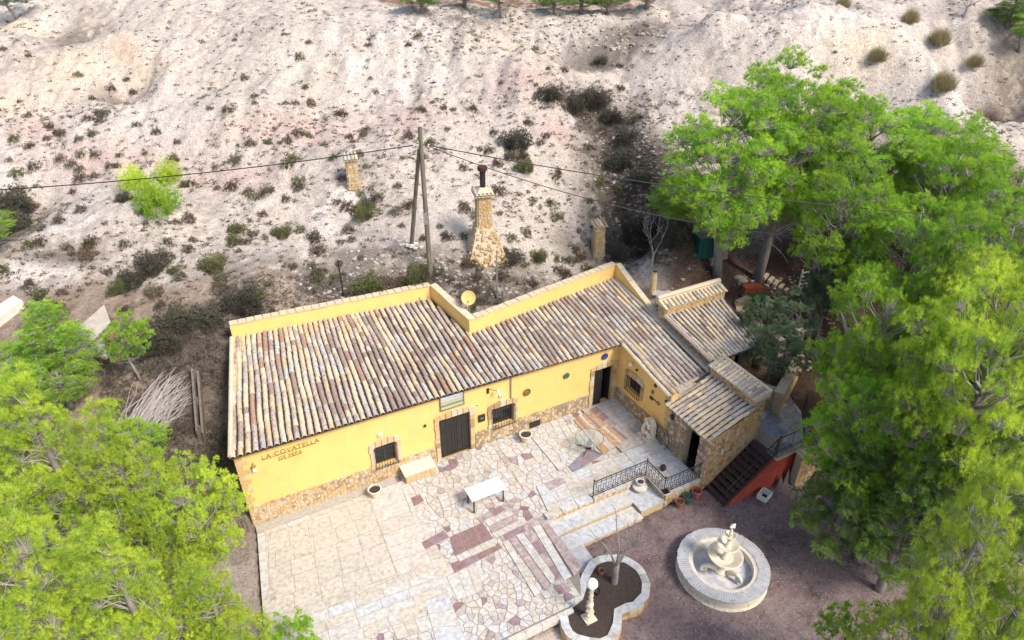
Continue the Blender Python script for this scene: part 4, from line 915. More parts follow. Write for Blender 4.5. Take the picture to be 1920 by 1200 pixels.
# ------------------------------------------------------------------ outside stairs and red wall
st = thing('garden_stairs', 'dark brown open metal stairs climbing beside the red wall', 'stairs', HW(16.5, -6.6, -.5), HA)
n = 10; s0, s1 = 16.58, 18.75
for i in range(n):
    f = (i+.5)/n; x = s0+(s1-s0)*f-16.5; z = (i+1)*.168
    MB().box(x-.125, x+.125, -.50, .50, z-.035, z).build('tread', M['stairmetal'], st)
    MB().box(x+.10, x+.112, -.46, .46, z-.15, z-.036).build('riser', M['stairmetal'], st)
for y in (-.53, .51):
    MB().hexa([(s0-16.55, y, -.02), (s0-16.3, y, -.02), (s1-16.4, y, 1.58), (s1-16.4, y, 1.40)] and [(-.05, y, -.02), (.25, y, -.02), (.25, y+.02, -.02), (-.05, y+.02, -.02), (2.30, y, 1.74), (2.36, y, 1.56), (2.36, y+.02, 1.56), (2.30, y+.02, 1.74)]).build('stringer', M['stairmetal'], st)
hr_ = MB()
for x, z in ((.05, 0.05), (1.15, .95), (2.3, 1.7)): hr_.tube([(x, -.56, z), (x, -.56, z+.92)], .022, 6)
hr_.tube([(.05, -.56, .97), (2.3, -.56, 2.62)], .024, 6); hr_.tube([(.05, -.56, .55), (2.3, -.56, 2.2)], .014, 6)
hr_.build('handrail', M['iron'], st)
rw = thing('red_retaining_wall', 'brick red painted retaining wall under the metal stairs with a pale top', 'wall', HW(16.9, -7.2, -.55), HA)
RW = lambda s, z: (s-16.9, z+.55)
mb = MB(); pr = [RW(16.75, -.55), RW(20.6, -.55), RW(20.6, .98), RW(18.9, .98), RW(17.0, -.30)]
mb.v = []; n5 = len(pr)
mb.add([(p[0], 0, p[1]) for p in pr]+[(p[0], .16, p[1]) for p in pr], [tuple(range(n5)), tuple(reversed(range(n5, 2*n5)))]+[(i, n5+i, n5+(i+1) % n5, (i+1) % n5) for i in range(n5)])
mb.build('wall_face', M['redwall'], rw)
mb = MB(); mb.box(18.9-16.9, 20.65-16.9, -.05, .55, 1.53, 1.60); mb.build('wall_cap', M['plaster_pale'], rw)
ut = thing('upper_terrace', None, None, HW(19, -6, 1.2), HA); ut['kind'] = 'structure'
UT = [(18.95, -7.18), (20.45, -7.18), (21.9, -5.7), (22.4, -4.4), (22.0, -3.1), (19.02, -3.1)]
mb = MB(); mb.prism([(p[0]-19, p[1]+6) for p in UT], -1.2, -.02); o = mb.build('terrace_bed', M['joint'], ut); o['kind'] = 'structure'
lay(voronoi([(p[0]-19, p[1]+6) for p in UT], .62, .5, .3), ut, 'paving_stone', [MAR['grey'], MAR['blue'], MAR['grey'], MAR['cool']], (4, 2, 4, 2), -.019, .004, .012, 60, ident, lift=.004, bevel=.03)
t3 = railing('upper_railing', 'plain black rails on the upper terrace beyond the stair head', [(18.95, -7.12), (20.5, -7.12), (21.9, -5.75)], 1.2, 2.05, [2, 2], False, loc=(19, -7))
mb = MB(); mb.box(-.55, .55, -.35, .35, .55, .60); mb.box(-.5, .5, -.3, .3, 0, .55)
tb = thing('stone_counter', 'grey slab counter standing by the top of the metal stairs', 'counter', HW(19.35, -6.3, 1.2), HA)
MB().box(-.40, .40, -.50, .50, .50, .56).build('counter_slab', MAR['blue'], tb); MB().box(-.34, .34, -.44, .44, 0, .50).build('counter_base', STONE[4], tb)

# ------------------------------------------------------------------ things on the facade
def TF_(s, z, y=0): return HW(s, -y, z)           # point y metres proud of the facade
def onwall(name, label, cat, s, z, proud=.0, group=None): return thing(name, label, cat, HW(s, -proud, z), HA, group)
# lettering
def letters(txt, size, s, z, parent, origin):
    cu = bpy.data.curves.new('lettering', 'FONT'); cu.body = txt; cu.size = size; cu.extrude = .008; cu.align_x = 'LEFT'; cu.resolution_u = 3; cu.space_character = 1.12; cu.offset = -.002
    o = bpy.data.objects.new('tmp', cu); col.objects.link(o); dg = bpy.context.evaluated_depsgraph_get(); dg.update(); m = bpy.data.meshes.new_from_object(o.evaluated_get(dg))
    bpy.data.objects.remove(o); m.transform(Matrix.Rotation(R(90), 4, 'X')); m.transform(Matrix.Translation((s-origin[0], -.012, z-origin[1]))); m.materials.clear(); m.materials.append(M['letter']); return link('lettering', m, parent)
M['letter'] = mat('olive_metal_letter', (.27, .22, .06), (.20, .16, .045), .6, 9, .1)
sg = onwall('wall_lettering', 'small olive metal letters reading LA·COVATELLA DE PEPA high on the yellow wall', 'sign', .85, 2.95, .004)
letters('LA·COVATELLA', .27, .86, 2.93, sg, (.85, 2.95)); letters('DE PEPA', .21, 1.40, 2.68, sg, (.85, 2.95))
MB().box(0, 1.94, -.014, -.004, -.045, -.025).box(.53, 1.37, -.014, -.004, -.30, -.28).build('underline_strip', M['letter'], sg)
def plate(label, m, s, z, r_):
    o = onwall('decorative_plate', label, 'plate', s, z, .0, 'glazed plates hung on the yellow wall')
    d = MB().lathe([(r_*.5, -.004), (r_*.55, -.02), (r_*.92, -.045), (r_, -.05), (r_*.96, -.058), (r_*.5, -.034), (.01, -.03)], 24); d.xf(lambda p: (p[0], p[2], p[1])); d.build('dish', M[m], o, smooth=True)
    d = MB().lathe([(r_*.62, -.047), (r_*.66, -.052), (r_*.70, -.053), (r_*.72, -.05)], 24, cap=False); d.xf(lambda p: (p[0], p[2], p[1])); d.build('painted_ring', M['brownplate' if m != 'brownplate' else 'iron'], o)
plate('bronze brown round plate right of the downpipe', 'brownplate', 11.60, 2.08, .185)
plate('green glazed round plate in the middle of the yellow wall', 'greenplate', 13.55, 2.28, .155)
plate('cobalt blue round plate above the black doorway', 'blueplate', 15.52, 2.66, .17)
# framed landscape picture
pc = onwall('landscape_picture', 'framed landscape picture hanging over the double door', 'picture', 8.19, 2.92)
mb = MB(); a, b = .53, .40
mb.box(-a, a, -.05, -.004, b-.05, b).box(-a, a, -.05, -.004, -b, -b+.05).box(-a, -a+.05, -.05, -.004, -b+.05, b-.05).box(a-.05, a, -.05, -.004, -b+.05, b-.05).build('frame', M['oldwood'], pc)
pm, t_, b_ = new_mat('landscape_print'); N = t_.nodes; L = t_.links
tc = N.new('ShaderNodeTexCoord'); sx = N.new('ShaderNodeSeparateXYZ'); L.new(tc.outputs['Generated'], sx.inputs[0])
nn = N.new('ShaderNodeTexNoise'); nn.inputs['Scale'].default_value = 3.5; nn.inputs['Detail'].default_value = 6; mp_ = N.new('ShaderNodeMapping'); mp_.inputs['Scale'].default_value = (1, 1, 3.5); L.new(tc.outputs['Generated'], mp_.inputs[0]); L.new(mp_.outputs[0], nn.inputs['Vector'])
ad = N.new('ShaderNodeMath'); ad.operation = 'MULTIPLY_ADD'; ad.inputs[1].default_value = .35; L.new(nn.outputs[0], ad.inputs[0]); L.new(sx.outputs['Z'], ad.inputs[2])
rp = N.new('ShaderNodeValToRGB'); e = rp.color_ramp.elements; e[0].position = .18; e[0].color = (.10, .22, .10, 1); e[1].position = .95; e[1].color = (.72, .76, .80, 1)
for p_, c_ in ((.32, (.12, .30, .16)), (.42, (.50, .42, .28)), (.55, (.30, .33, .26)), (.66, (.55, .50, .40)), (.78, (.33, .38, .44)), (.86, (.62, .68, .75))):
    x = e.new(p_); x.color = (*c_, 1)
L.new(ad.outputs[0], rp.inputs[0]); L.new(rp.outputs[0], b_.inputs['Base Color']); b_.inputs['Roughness'].default_value = .5
MB().box(-a+.05, a-.05, -.03, -.006, -b+.17, b-.05).build('print', pm, pc); MB().box(-a+.05, a-.05, -.04, -.006, -b+.05, -b+.168).build('stone_ledge', STONE[1], pc)
# lamps, bells, boxes
wl = onwall('wall_lamp', 'black curved arm wall lamp with white shade right of the picture', 'lamp', 9.78, 2.86)
MB().tube([(0, -.02, 0), (0, -.05, .04), (.06, -.12, .06), (.22, -.24, .04), (.32, -.30, 0)], .014, 6).box(-.05, .05, -.03, 0, -.20, .06).build('arm', M['iron'], wl)
MB().lathe([(.02, -.05), (.07, -.04), (.085, 0), (.06, .05), (.02, .07)], 14, (.34, -.31, 0)).build('shade', M['globe'], wl, smooth=True)
for nm, lb, s, z, r_ in (('wall_clock', 'round white disc above the barred window left of the bench', 5.14, 2.36, .10), ('wall_alarm', 'white alarm bell above the barred window under the lamp', 10.35, 2.36, .09)):
    o = onwall(nm, lb, 'wall fitting', s, z); d = MB().lathe([(r_, -.005), (r_, -.06), (r_*.8, -.085), (.01, -.09)], 18); d.xf(lambda p: (p[0], p[2], p[1])); d.build('body', M['white'], o, smooth=True)
    d = MB().lathe([(r_*.35, -.085), (r_*.3, -.10), (.005, -.102)], 12); d.xf(lambda p: (p[0], p[2], p[1])); d.build('face', M['metal'], o)
o = onwall('wall_ball', 'small black round hook on the yellow wall left of the double door', 'wall fitting', 6.98, 2.09); MB().ball((0, -.06, 0), .06, 12, 8).tube([(0, 0, 0), (0, -.04, 0)], .02, 6).build('knob', M['iron'], o)
o = onwall('number_plate', 'tiny pale number tile beside the double door', 'plate', 9.28, 2.22); MB().box(-.09, .09, -.015, 0, -.05, .05).build('tile', M['castwhite'], o); MB().box(-.05, .05, -.018, -.0155, -.02, .02).build('digits', M['iron'], o)
o = onwall('letter_box', 'black metal letter box right of the double door', 'letter box', 9.46, 1.50); MB().box(-.15, .15, -.07, 0, -.17, .17).build('box', M['iron'], o); MB().box(-.06, .06, -.078, -.0705, -.02, .04).build('badge', M['metal'], o)
o = onwall('wall_lantern', 'white wall lantern with green bracket near the left corner', 'lamp', .54, 2.72)
MB().box(-.06, .06, -.14, -.02, -.12, .08).build('shade', M['white'], o); MB().tube([(0, -.01, .2), (0, -.08, .22), (0, -.08, .08)], .014, 6).lathe([(.1, .08), (.05, .13), (.01, .16)], 10, (0, -.08, 0)).build('bracket', M['letter'], o)
def wing(name, label, cat, t, z): return thing(name, label, cat, HW(16.33, t, z), HA)
o = wing('wing_lamp', 'white globe lamp above the window of the wing', 'lamp', -1.02, 2.62); MB().ball((-.13, 0, 0), .09, 14, 9).build('globe', M['globe'], o, smooth=True); MB().tube([(0, 0, .02), (-.06, 0, .02)], .02, 6).build('bracket', M['iron'], o)
o = wing('black_sensor', 'small black sensor beside the globe lamp on the wing', 'wall fitting', -1.38, 2.52); MB().ball((-.06, 0, 0), .06, 12, 8).tube([(0, 0, 0), (-.05, 0, 0)], .02, 6).build('sensor', M['iron'], o)
o = wing('dark_plaque', 'dark round plaque high on the wing wall near the annex', 'plaque', -2.62, 2.50); d = MB().lathe([(.09, 0), (.085, .03), (.01, .035)], 16); d.xf(lambda p: (-p[2], p[0], p[1])); d.build('disc', M['iron'], o)
o = wing('iron_key', 'oversized ornamental iron key on the wing wall', 'ornament', -2.72, 1.78)
k = MB(); k.tube([(-.03, .28, .02), (-.03, -.18, .02)], .018, 6); k.tube([(-.03, -.25+.075*math.cos(x), .02+.075*math.sin(x)) for x in np.linspace(0, 6.283, 13)], .014, 5); k.box(-.045, -.015, .14, .32, -.10, .05); k.build('key', M['iron'], o)
o = wing('wall_mask', 'little tan wall figure above the iron key', 'ornament', -2.52, 2.12); MB().ball((-.04, 0, 0), .07, 10, 8, sq=(.6, 1, 1.2)).tube([(-.03, .06, -.08), (-.03, .0, -.15), (-.03, -.07, -.08)], .014, 5).build('figure', M['brownplate'], o)
o = thing('round_vent_lamp', 'black bulkhead lamp on the annex corner under the eave', 'lamp', HW(16.33, -3.95, 1.82), HA); MB().ball((-.09, 0, 0), .12, 12, 8, sq=(.6, 1, 1.2)).build('bulkhead', M['iron'], o, smooth=True)
o = thing('oval_plaque', 'dark oval plaque beside the annex doorway', 'plaque', HW(16.33, -5.77, 1.62), HA); d = MB().lathe([(.14, 0.05), (.13, .08), (.01, .085)], 18, squash=(1, 1.2)); d.xf(lambda p: (-p[2], p[0], p[1])); d.build('disc', MAR['plum'], o)
o = thing('annex_lantern', 'slim cream lantern hanging on the annex front wall', 'lamp', HW(17.0, -6.05, 1.5), HA); MB().lathe([(.03, -.2), (.055, -.17), (.05, .05), (.03, .1)], 10, (0, -.10, -.05)).build('shade', M['castcream'], o); MB().tube([(0, 0, .45), (0, -.10, .40), (0, -.10, .05)], .016, 6).build('bracket', M['iron'], o)

# ------------------------------------------------------------------ things on the patio
b = thing('stone_bench', 'marble topped stone bench against the yellow facade left of the double door', 'bench', HW(6.42, -.45, 0), HA)
MB().box(-.62, .62, -.22, .40, .02, .40).build('bench_base', STONE[1], b)
for i in range(6):
    for j in range(2): MB().box(-.62+i*.2067+.006, -.62+(i+1)*.2067-.006, -.245, -.221, .03+j*.185, .03+j*.185+.175).build('base_stone', STONE[rnd.choice((0, 1, 1, 2))], b)
MB().box(-.67, .67, -.27, .41, .405, .46).build('seat_slab', M['castwhite'], b)
tb = thing('marble_table', 'rectangular white marble table on black legs on the crazy paving', 'table', HW(8.17, -3.02, 0), HA)
MB().box(-.72, .72, -.36, .36, .715, .755).build('table_top', M['white'], tb)
for x in (-.62, .62):
    for y in (-.27, .27): MB().box(x-.022, x+.022, y-.022, y+.022, .02, .68).build('leg', M['iron'], tb)
MB().box(-.64, .64, -.29, -.26, .66, .712).box(-.64, .64, .26, .29, .66, .712).box(-.64, -.61, -.255, .255, .66, .712).box(.61, .64, -.255, .255, .66, .712).build('apron', M['iron'], tb)
def planter(label, loc, r_, h):
    o = thing('round_planter', label, 'planter', loc, HA)
    MB().lathe([(r_*.62, 0), (r_*.66, .03), (r_*.80, h*.6), (r_*.92, h*.86), (r_*1.05, h*.88), (r_*1.08, h), (r_*.90, h), (r_*.86, h*.84), (r_*.82, h*.82)], 24).build('pot', M['castcream'], o, smooth=False)
    MB().lathe([(r_*.855, h*.825), (r_*.84, h*.86), (.01, h*.88)], 20).build('soil', M['soil'], o)
    MB().lathe([(r_*1.085, h*.9), (r_*1.10, h*.95), (r_*1.085, h+.004), (r_*.9, h+.005)], 24, cap=False).build('rim', M['castwhite'], o)
planter('cream round planter below the plinth at the edge of the slabs', HW(4.50, -.72, 0), .25, .40)
planter('cream round planter in front of the second barred window', HW(11.22, -.66, 0), .26, .40)
gt = thing('glass_table', 'round glass table on curled iron legs over the orange paving', 'table', HW(13.30, -2.42, 0), HA)
MB().lathe([(.575, .705), (.575, .715)], 40).build('glass_top', M['glass'], gt)
MB().tube([(.585*math.cos(a), .585*math.sin(a), .712) for a in np.linspace(0, 2*math.pi, 37)], .014, 6).build('rim', M['brownplate'], gt)
for k in range(4):
    a = k*math.pi/2+.5; c, s_ = math.cos(a), math.sin(a)
    MB().tube([(c*r_, s_*r_, z) for r_, z in ((.50, .69), (.38, .55), (.18, .36), (.22, .2), (.40, .08), (.52, .02), (.55, .06), (.50, .09))], .014, 6).build('leg', M['iron'], gt)
v = thing('dark_vase', 'dark bronze figure vase standing under the middle of the glass table', 'ornament', HW(13.36, -2.34, 0.01), HA)
MB().lathe([(.10, 0), (.12, .03), (.07, .08), (.10, .2), (.12, .32), (.07, .42), (.05, .46), (.07, .5), (.04, .55), (.01, .56)], 14).build('body', M['iron'], v, smooth=True); MB().tube([(.1, 0, .2), (.17, 0, .3), (.08, 0, .42)], .014, 6).build('handle', M['iron'], v)
def blob(name, m, parent, balls, vox=.035):
    mb = MB()
    for c, r_ in balls: mb.ball(c, r_, 12, 8)
    o = mb.build(name, m, parent); md = o.modifiers.new('r', 'REMESH'); md.mode = 'VOXEL'; md.voxel_size = vox; sm_ = o.modifiers.new('s', 'SMOOTH'); sm_.iterations = 3
    dg = bpy.context.evaluated_depsgraph_get(); dg.update(); ev = o.evaluated_get(dg); nm = bpy.data.meshes.new_from_object(ev); o.modifiers.clear(); o.data = nm
    for p in nm.polygons: p.use_smooth = True
    return o
def arc(pts, n=10):
    out = []
    for (c0, r0), (c1_, r1) in zip(pts[:-1], pts[1:]):
        for i in range(n): f = i/n; out.append((tuple(np.array(c0)*(1-f)+np.array(c1_)*f), r0*(1-f)+r1*f))
    return out+[pts[-1]]
st_ = thing('stone_sculpture', 'pale carved stone sculpture of a curled figure against the wing wall', 'sculpture', HW(15.93, -2.95, 0), HA+R(-90))
MB().box(-.36, .36, -.26, .26, .02, .16).build('sculpture_base', M['castcream'], st_)
sl_ = MB(); pr_ = [(-.30, .16), (.30, .16), (.30, .78)]+[(.30*math.cos(x), .78+.28*math.sin(x)) for x in np.linspace(.3, 2.84, 8)]+[(-.30, .78)]; n_ = len(pr_)
sl_.add([(p[0], .02, p[1]) for p in pr_]+[(p[0], .20, p[1]) for p in pr_], [tuple(range(n_)), tuple(reversed(range(n_, 2*n_)))]+[(i, n_+i, n_+(i+1) % n_, (i+1) % n_) for i in range(n_)]); sl_.build('back_slab', M['castbright'], st_)
blob('carved_figure', M['castbright'], st_, arc([((-.16, -.05, .22), .11), ((-.20, -.08, .45), .10), ((-.17, -.06, .68), .08), ((-.04, -.06, .86), .075), ((.10, -.06, .82), .07), ((.14, -.1, .68), .06)], 8) + arc([((.18, -.04, .2), .11), ((.16, -.1, .38), .09), ((.05, -.12, .46), .08), ((-.06, -.12, .38), .08)], 8) + [((-.04, -.1, .95), .07), ((.22, -.02, .9), .06), ((-.24, .0, .9), .06)], .026)
hp_ = thing('iron_hoop', 'thin black iron hoop trellis leaning by the annex wall', 'trellis', HW(16.16, -3.75, 0.01), HA)
MB().tube([(.02*math.sin(a)*0+.0, .30*math.cos(a), .50+.50*math.sin(a)) for a in np.linspace(0, 2*math.pi, 25)], .013, 5).tube([(0, -.22, .15), (0, .02, .9)], .009, 4).tube([(0, .22, .15), (0, -.02, .9)], .009, 4).build('hoop', M['iron'], hp_)
ov = thing('black_urn', 'small black round urn on a pale slab inside the railing corner', 'urn', HW(15.30, -4.85, 0.03), HA)
MB().lathe([(.08, 0), (.06, .03), (.11, .10), (.13, .18), (.10, .25), (.06, .27), (.07, .30), (.05, .30), (.04, .27)], 16).build('urn_body', M['iron'], ov, smooth=True); MB().lathe([(.20, 0), (.20, .012), (.01, .013)], 20).build('saucer', M['glass'], ov)
wu = thing('white_urn_planter', 'white tiered urn planter on the upper step below the railing', 'planter', HW(13.95, -5.12, -.155), HA)
mb = MB()
for k in range(4): a = k*math.pi/2+.78; mb.tube([(.22*math.cos(a), .22*math.sin(a), 0), (.2*math.cos(a), .2*math.sin(a), .1)], .03, 6)
mb.build('feet', M['castwhite'], wu); MB().lathe([(.24, .09), (.29, .12), (.30, .22), (.27, .24), (.12, .25)], 20).build('lower_bowl', M['castwhite'], wu, smooth=False); MB().lathe([(.11, .24), (.12, .26), (.15, .42), (.18, .46), (.14, .46), (.12, .40)], 18).build('upper_cup', M['castwhite'], wu); MB().lathe([(.125, .40), (.12, .43), (.01, .435)], 14).build('soil', M['soil'], wu)
def pot(label, loc, r_, h, m):
    o = thing('plant_pot', label, 'plant pot', loc, HA)
    MB().lathe([(r_*.68, 0), (r_*.72, .02), (r_*.92, h*.82), (r_*1.04, h*.83), (r_*1.06, h), (r_*.92, h), (r_*.88, h*.8), (r_*.86, h*.78)], 22).build('pot', M[m], o)
    MB().lathe([(r_*.86, h*.76), (r_*.85, h*.78), (.01, h*.79)], 18).build('soil', M['soil'], o)
pot('terracotta pot leftmost of three pots under the terrace edge', HW(15.02, -6.32, GRAVEL), .18, .32, 'terracotta')
pot('green glazed pot between the terracotta and red pots', HW(15.46, -6.28, GRAVEL), .21, .36, 'green_glaze')
pot('faded red pot nearest the foot of the stairs', HW(15.92, -6.24, GRAVEL), .20, .40, 'redplastic')
cr = thing('white_crate', 'white open crate standing on the gravel by the red wall', 'crate', HW(18.30, -7.55, GRAVEL), HA+.3)
MB().box(-.26, .26, -.20, .20, .05, .08).build('base', M['white'], cr)
for a, b, c, d in ((-.26, .26, -.20, -.17), (-.26, .26, .17, .20), (-.26, -.23, -.17, .17), (.23, .26, -.17, .17)): MB().box(a, b, c, d, .0805, .30).build('side', M['white'], cr)
MB().box(-.10, .08, -.08, .08, .081, .16).build('dark_tray', M['iron'], cr)

# ------------------------------------------------------------------ planting bed with lamp and bare tree
OUT = [(1107, 1051), (1120, 1044), (1135, 1040), (1160, 1040), (1176, 1044), (1190, 1052), (1203, 1062), (1212, 1075), (1219, 1093), (1217, 1118), (1197, 1140), (1180, 1144), (1166, 1149), (1165, 1172), (1158, 1190), (1150, 1203), (1130, 1212), (1105, 1210), (1078, 1203), (1062, 1192), (1053, 1175), (1049, 1152), (1057, 1133), (1080, 1115), (1086, 1095), (1090, 1079), (1098, 1065)]
ZR = -.08
op = [hf(G(*p, ZR))[:2] for p in OUT]; cx = np.mean(op, 0)
pbd = thing('planting_bed', 'two lobed stone planting bed with pale rim stones on the gravel', 'planter', HW(cx[0], cx[1], GRAVEL), HA)
op = [p-cx for p in op]; n = len(op)
if sum(op[k][0]*op[(k+1) % n][1]-op[(k+1) % n][0]*op[k][1] for k in range(n)) < 0: op = op[::-1]
ip = []
for i in range(n):
    d = op[(i+1) % n]-op[i-1]; d /= np.linalg.norm(d); ip.append(op[i]+np.array([-d[1], d[0]])*.27)
mb = MB(); mb.prism([tuple(p) for p in op], -.05, .36) ; mb.build('bed_wall', M['mortar'], pbd)
mb = MB(); mb.prism([tuple(p*1.0) for p in ip], .361, .385); mb.build('soil', M['soil'], pbd)
for i in range(n):
    a, b, c, d = op[i], op[(i+1) % n], ip[(i+1) % n], ip[i]
    e = lambda p, q, f: tuple(p*(1-f)+q*f)
    q = [e(a, b, .02), e(a, b, .98), e(d, c, .98), e(d, c, .02)]; q = [tuple(np.array(x)+(np.array(x)-np.array(cen(q)))*.02) for x in q]
    MB().prism(q, .362, .425+rnd.uniform(0, .006)).build('rim_stone', MAR[rnd.choice(('cool', 'white', 'grey', 'cool'))], pbd)
    L_ = np.linalg.norm(b-a); nn = np.array([(b-a)[1], -(b-a)[0]])/L_
    for z0_, z1_ in ((0.0, .17), (.18, .35)):
        m_ = max(1, int(L_/.22))
        for k in range(m_):
            p0, p1 = a+(b-a)*(k+.03)/m_, a+(b-a)*(k+.97)/m_; o2 = nn*rnd.uniform(.015, .04)
            MB().hexa([(*p0, z0_), (*(p0+o2), z0_), (*(p1+o2), z0_), (*p1, z0_), (*p0, z1_), (*(p0+o2), z1_), (*(p1+o2), z1_), (*p1, z1_)]).build('wall_stone', STONE[rnd.choice((0, 1, 2, 3))], pbd)
lp = thing('garden_lamp', 'ornate cream lamp post with white globe standing in the planting bed', 'lamp post', HW(9.02, -9.0, -.12), HA)
MB().box(-.20, .20, -.20, .20, 0, .06).build('plinth', M['castcream'], lp); MB().lathe([(.16, .06), (.17, .12), (.12, .18)], 8).build('column_base', M['castcream'], lp)
blob('carved_column', M['castcream'], lp, arc([((0, 0, .15), .13), ((0, 0, .35), .115), ((0, 0, .6), .10), ((0, 0, .72), .12), ((0, 0, .78), .08)]) + [((.13*math.cos(a)*(1-z*.5), .13*math.sin(a)*(1-z*.5), .2+z), .045) for z, a in [(i*.055, i*1.9) for i in range(12)]], .022)
MB().lathe([(.075, .76), (.07, .8), (.065, 1.2), (.055, 1.5), (.08, 1.52), (.085, 1.56), (.05, 1.6)], 12).build('shaft', M['castcream'], lp)
mb = MB()
for k in range(22): a = k*.9; mb.ball((.072*math.cos(a), .072*math.sin(a), .82+k*.031), .022, 6, 5)
mb.build('carved_vine', M['castcream'], lp); MB().ball((0, 0, 1.76), .185, 24, 14).build('globe', M['globe'], lp, smooth=True)
def bare_tree(name, label, base, H_, trunk_r, seed, m, spread=.6, stems=3, leaves=0, levels=3, trunkfrac=.35):
    rg = random.Random(seed); o = thing(name, label, 'tree', base, 0); mb = MB(); tw = MB(); tips = []
    top = Vector((rg.uniform(-.05, .05), rg.uniform(-.05, .05), H_*trunkfrac)); mb.tube([(0, 0, -.1), (.01, 0, H_*trunkfrac*.5), top], [trunk_r*1.15, trunk_r, trunk_r*.95], 8)
    def br(p, d, l, r_, lv):
        q = p; pts = [p]; rr = [r_]
        for i in range(3): d = (d+Vector((rg.uniform(-.25, .25), rg.uniform(-.25, .25), rg.uniform(-.05, .2)))).normalized(); q = q+d*l/3; pts.append(q); rr.append(r_*(1-.2*(i+1)))
        (mb if r_ > .012 else tw).tube(pts, rr, 5 if r_ > .012 else 3)
        tips.append(q)
        if lv > 0:
            for k in range(rg.choice((2, 3, 3))):
                dd = (d+Vector((rg.uniform(-1, 1), rg.uniform(-1, 1), rg.uniform(-.2, .5)))*.75).normalized(); br(pts[rg.choice((2, 3, 3))], dd, l*rg.uniform(.55, .8), r_*.55, lv-1)
    for k in range(stems):
        a = 2*math.pi*k/stems+rg.uniform(-.4, .4); br(top, Vector((math.cos(a)*spread, math.sin(a)*spread, 1)).normalized(), H_*.34, trunk_r*.5, levels)
    mb.build('trunk', m, o); 
    if tw.v: tw.build('twigs', m, o)
    if leaves:
        lm = MB()
        for i in range(leaves):
            p = rg.choice(tips)+Vector((rg.uniform(-.04, .04), rg.uniform(-.04, .04), rg.uniform(-.04, .04))); a = Vector((rg.uniform(-1, 1), rg.uniform(-1, 1), rg.uniform(-1, 1)))*.03; b_ = Vector((rg.uniform(-1, 1), rg.uniform(-1, 1), rg.uniform(-1, 1)))*.03
            lm.add([p-a, p+b_, p+a, p-b_], [(0, 1, 2, 3)])
        lm.build('leaves', M['dryleaf'], o)
    return o
M['dryleaf'] = mat('dry_olive_leaf', (.10, .10, .04), (.06, .06, .03), .8, 9, 0)
bare_tree('bare_tree', 'leafless grey tree with a stout pollarded trunk in the planting bed', HW(10.55, -8.25, -.12), 2.6, .11, 5, M['bark'], .55, 4, 60, 3, .34)
for lb, s, t, m in (('small dark red pot behind the bare tree trunk', 10.35, -7.75, 'terracotta'), ('black pot in the planting bed beside the lamp', 9.75, -8.35, 'iron')):
    pot(lb, HW(s, t, -.115), .11, .2, m)
# ------------------------------------------------------------------ fountain
M['rimstone'] = mat('pale_rim_stone', (.50, .50, .50), (.36, .36, .385), .85, 3.5, .5, spots=(.30, .30, .33), sscale=7, sthr=.62)
fx, fy = 14.35, -9.45
fo = thing('fountain', 'three tiered cream fountain in a wide round stone basin on the gravel', 'fountain', HW(fx, fy, GRAVEL), HA)
RB = 1.56
MB().lathe([(RB, -.05), (RB+.03, 0), (RB, .05), (RB-.02, .1), (RB-.01, .46), (RB-.42, .46), (RB-.42, .10), (.01, .09)], 56).build('basin_wall', M['castcream'], fo)
MB().lathe([(RB-.425, .13), (.01, .135)], 40, cap=False).build('basin_floor', M['basin'] if 'basin' in M else M['castgrey'], fo)
for k in range(104):
    a0, a1 = 2*math.pi*(k+.07)/104, 2*math.pi*(k+.93)/104; r0, r1 = RB-.38+rnd.uniform(-.012, .012), RB+.03+rnd.uniform(-.012, .012); zt_ = .485+rnd.uniform(0, .008)
    P8 = [(r0*math.cos(a0), r0*math.sin(a0)), (r1*math.cos(a0), r1*math.sin(a0)), (r1*math.cos(a1), r1*math.sin(a1)), (r0*math.cos(a1), r0*math.sin(a1))]
    MB().hexa([(*p, .461) for p in P8]+[(*p, zt_) for p in P8]).build('rim_stone', M['rimstone'], fo)
MB().lathe([(RB-.40, .455), (RB-.52, .44), (RB-.54, .15), (RB-.50, .14)], 56, cap=False).build('inner_ring', M['castwhite'], fo)
CB = M['castbright']
MB().lathe([(.30, .10), (.28, .2), (.15, .3), (.12, .62), (.18, .70), (.56, .88), (.61, .95), (.59, .98), (.52, .95), (.30, .80), (.12, .77), (.01, .77)], 32).build('lower_bowl', CB, fo)
MB().lathe([(.10, .77), (.13, .85), (.08, .95), (.075, 1.25), (.12, 1.32), (.33, 1.44), (.38, 1.50), (.36, 1.52), (.32, 1.49), (.14, 1.38), (.01, 1.37)], 28).build('middle_bowl', CB, fo)
MB().lathe([(.09, 1.37), (.10, 1.42), (.06, 1.50), (.055, 1.72), (.17, 1.88), (.21, 1.96), (.19, 1.97), (.15, 1.90), (.01, 1.82)], 24).build('upper_cup', CB, fo)
MB().lathe([(.06, 1.82), (.045, 1.92), (.07, 2.04), (.035, 2.14), (.05, 2.2), (.03, 2.28)], 12).build('finial_stem', CB, fo)
blob('finial_bird', M['castwhite'], fo, [((0, 0, 2.34), .06), ((.05, 0, 2.37), .06), ((.11, .02, 2.39), .05), ((-.06, 0, 2.38), .05), ((-.12, -.02, 2.41), .035), ((.03, .07, 2.37), .04), ((.02, -.07, 2.38), .04)], .022)
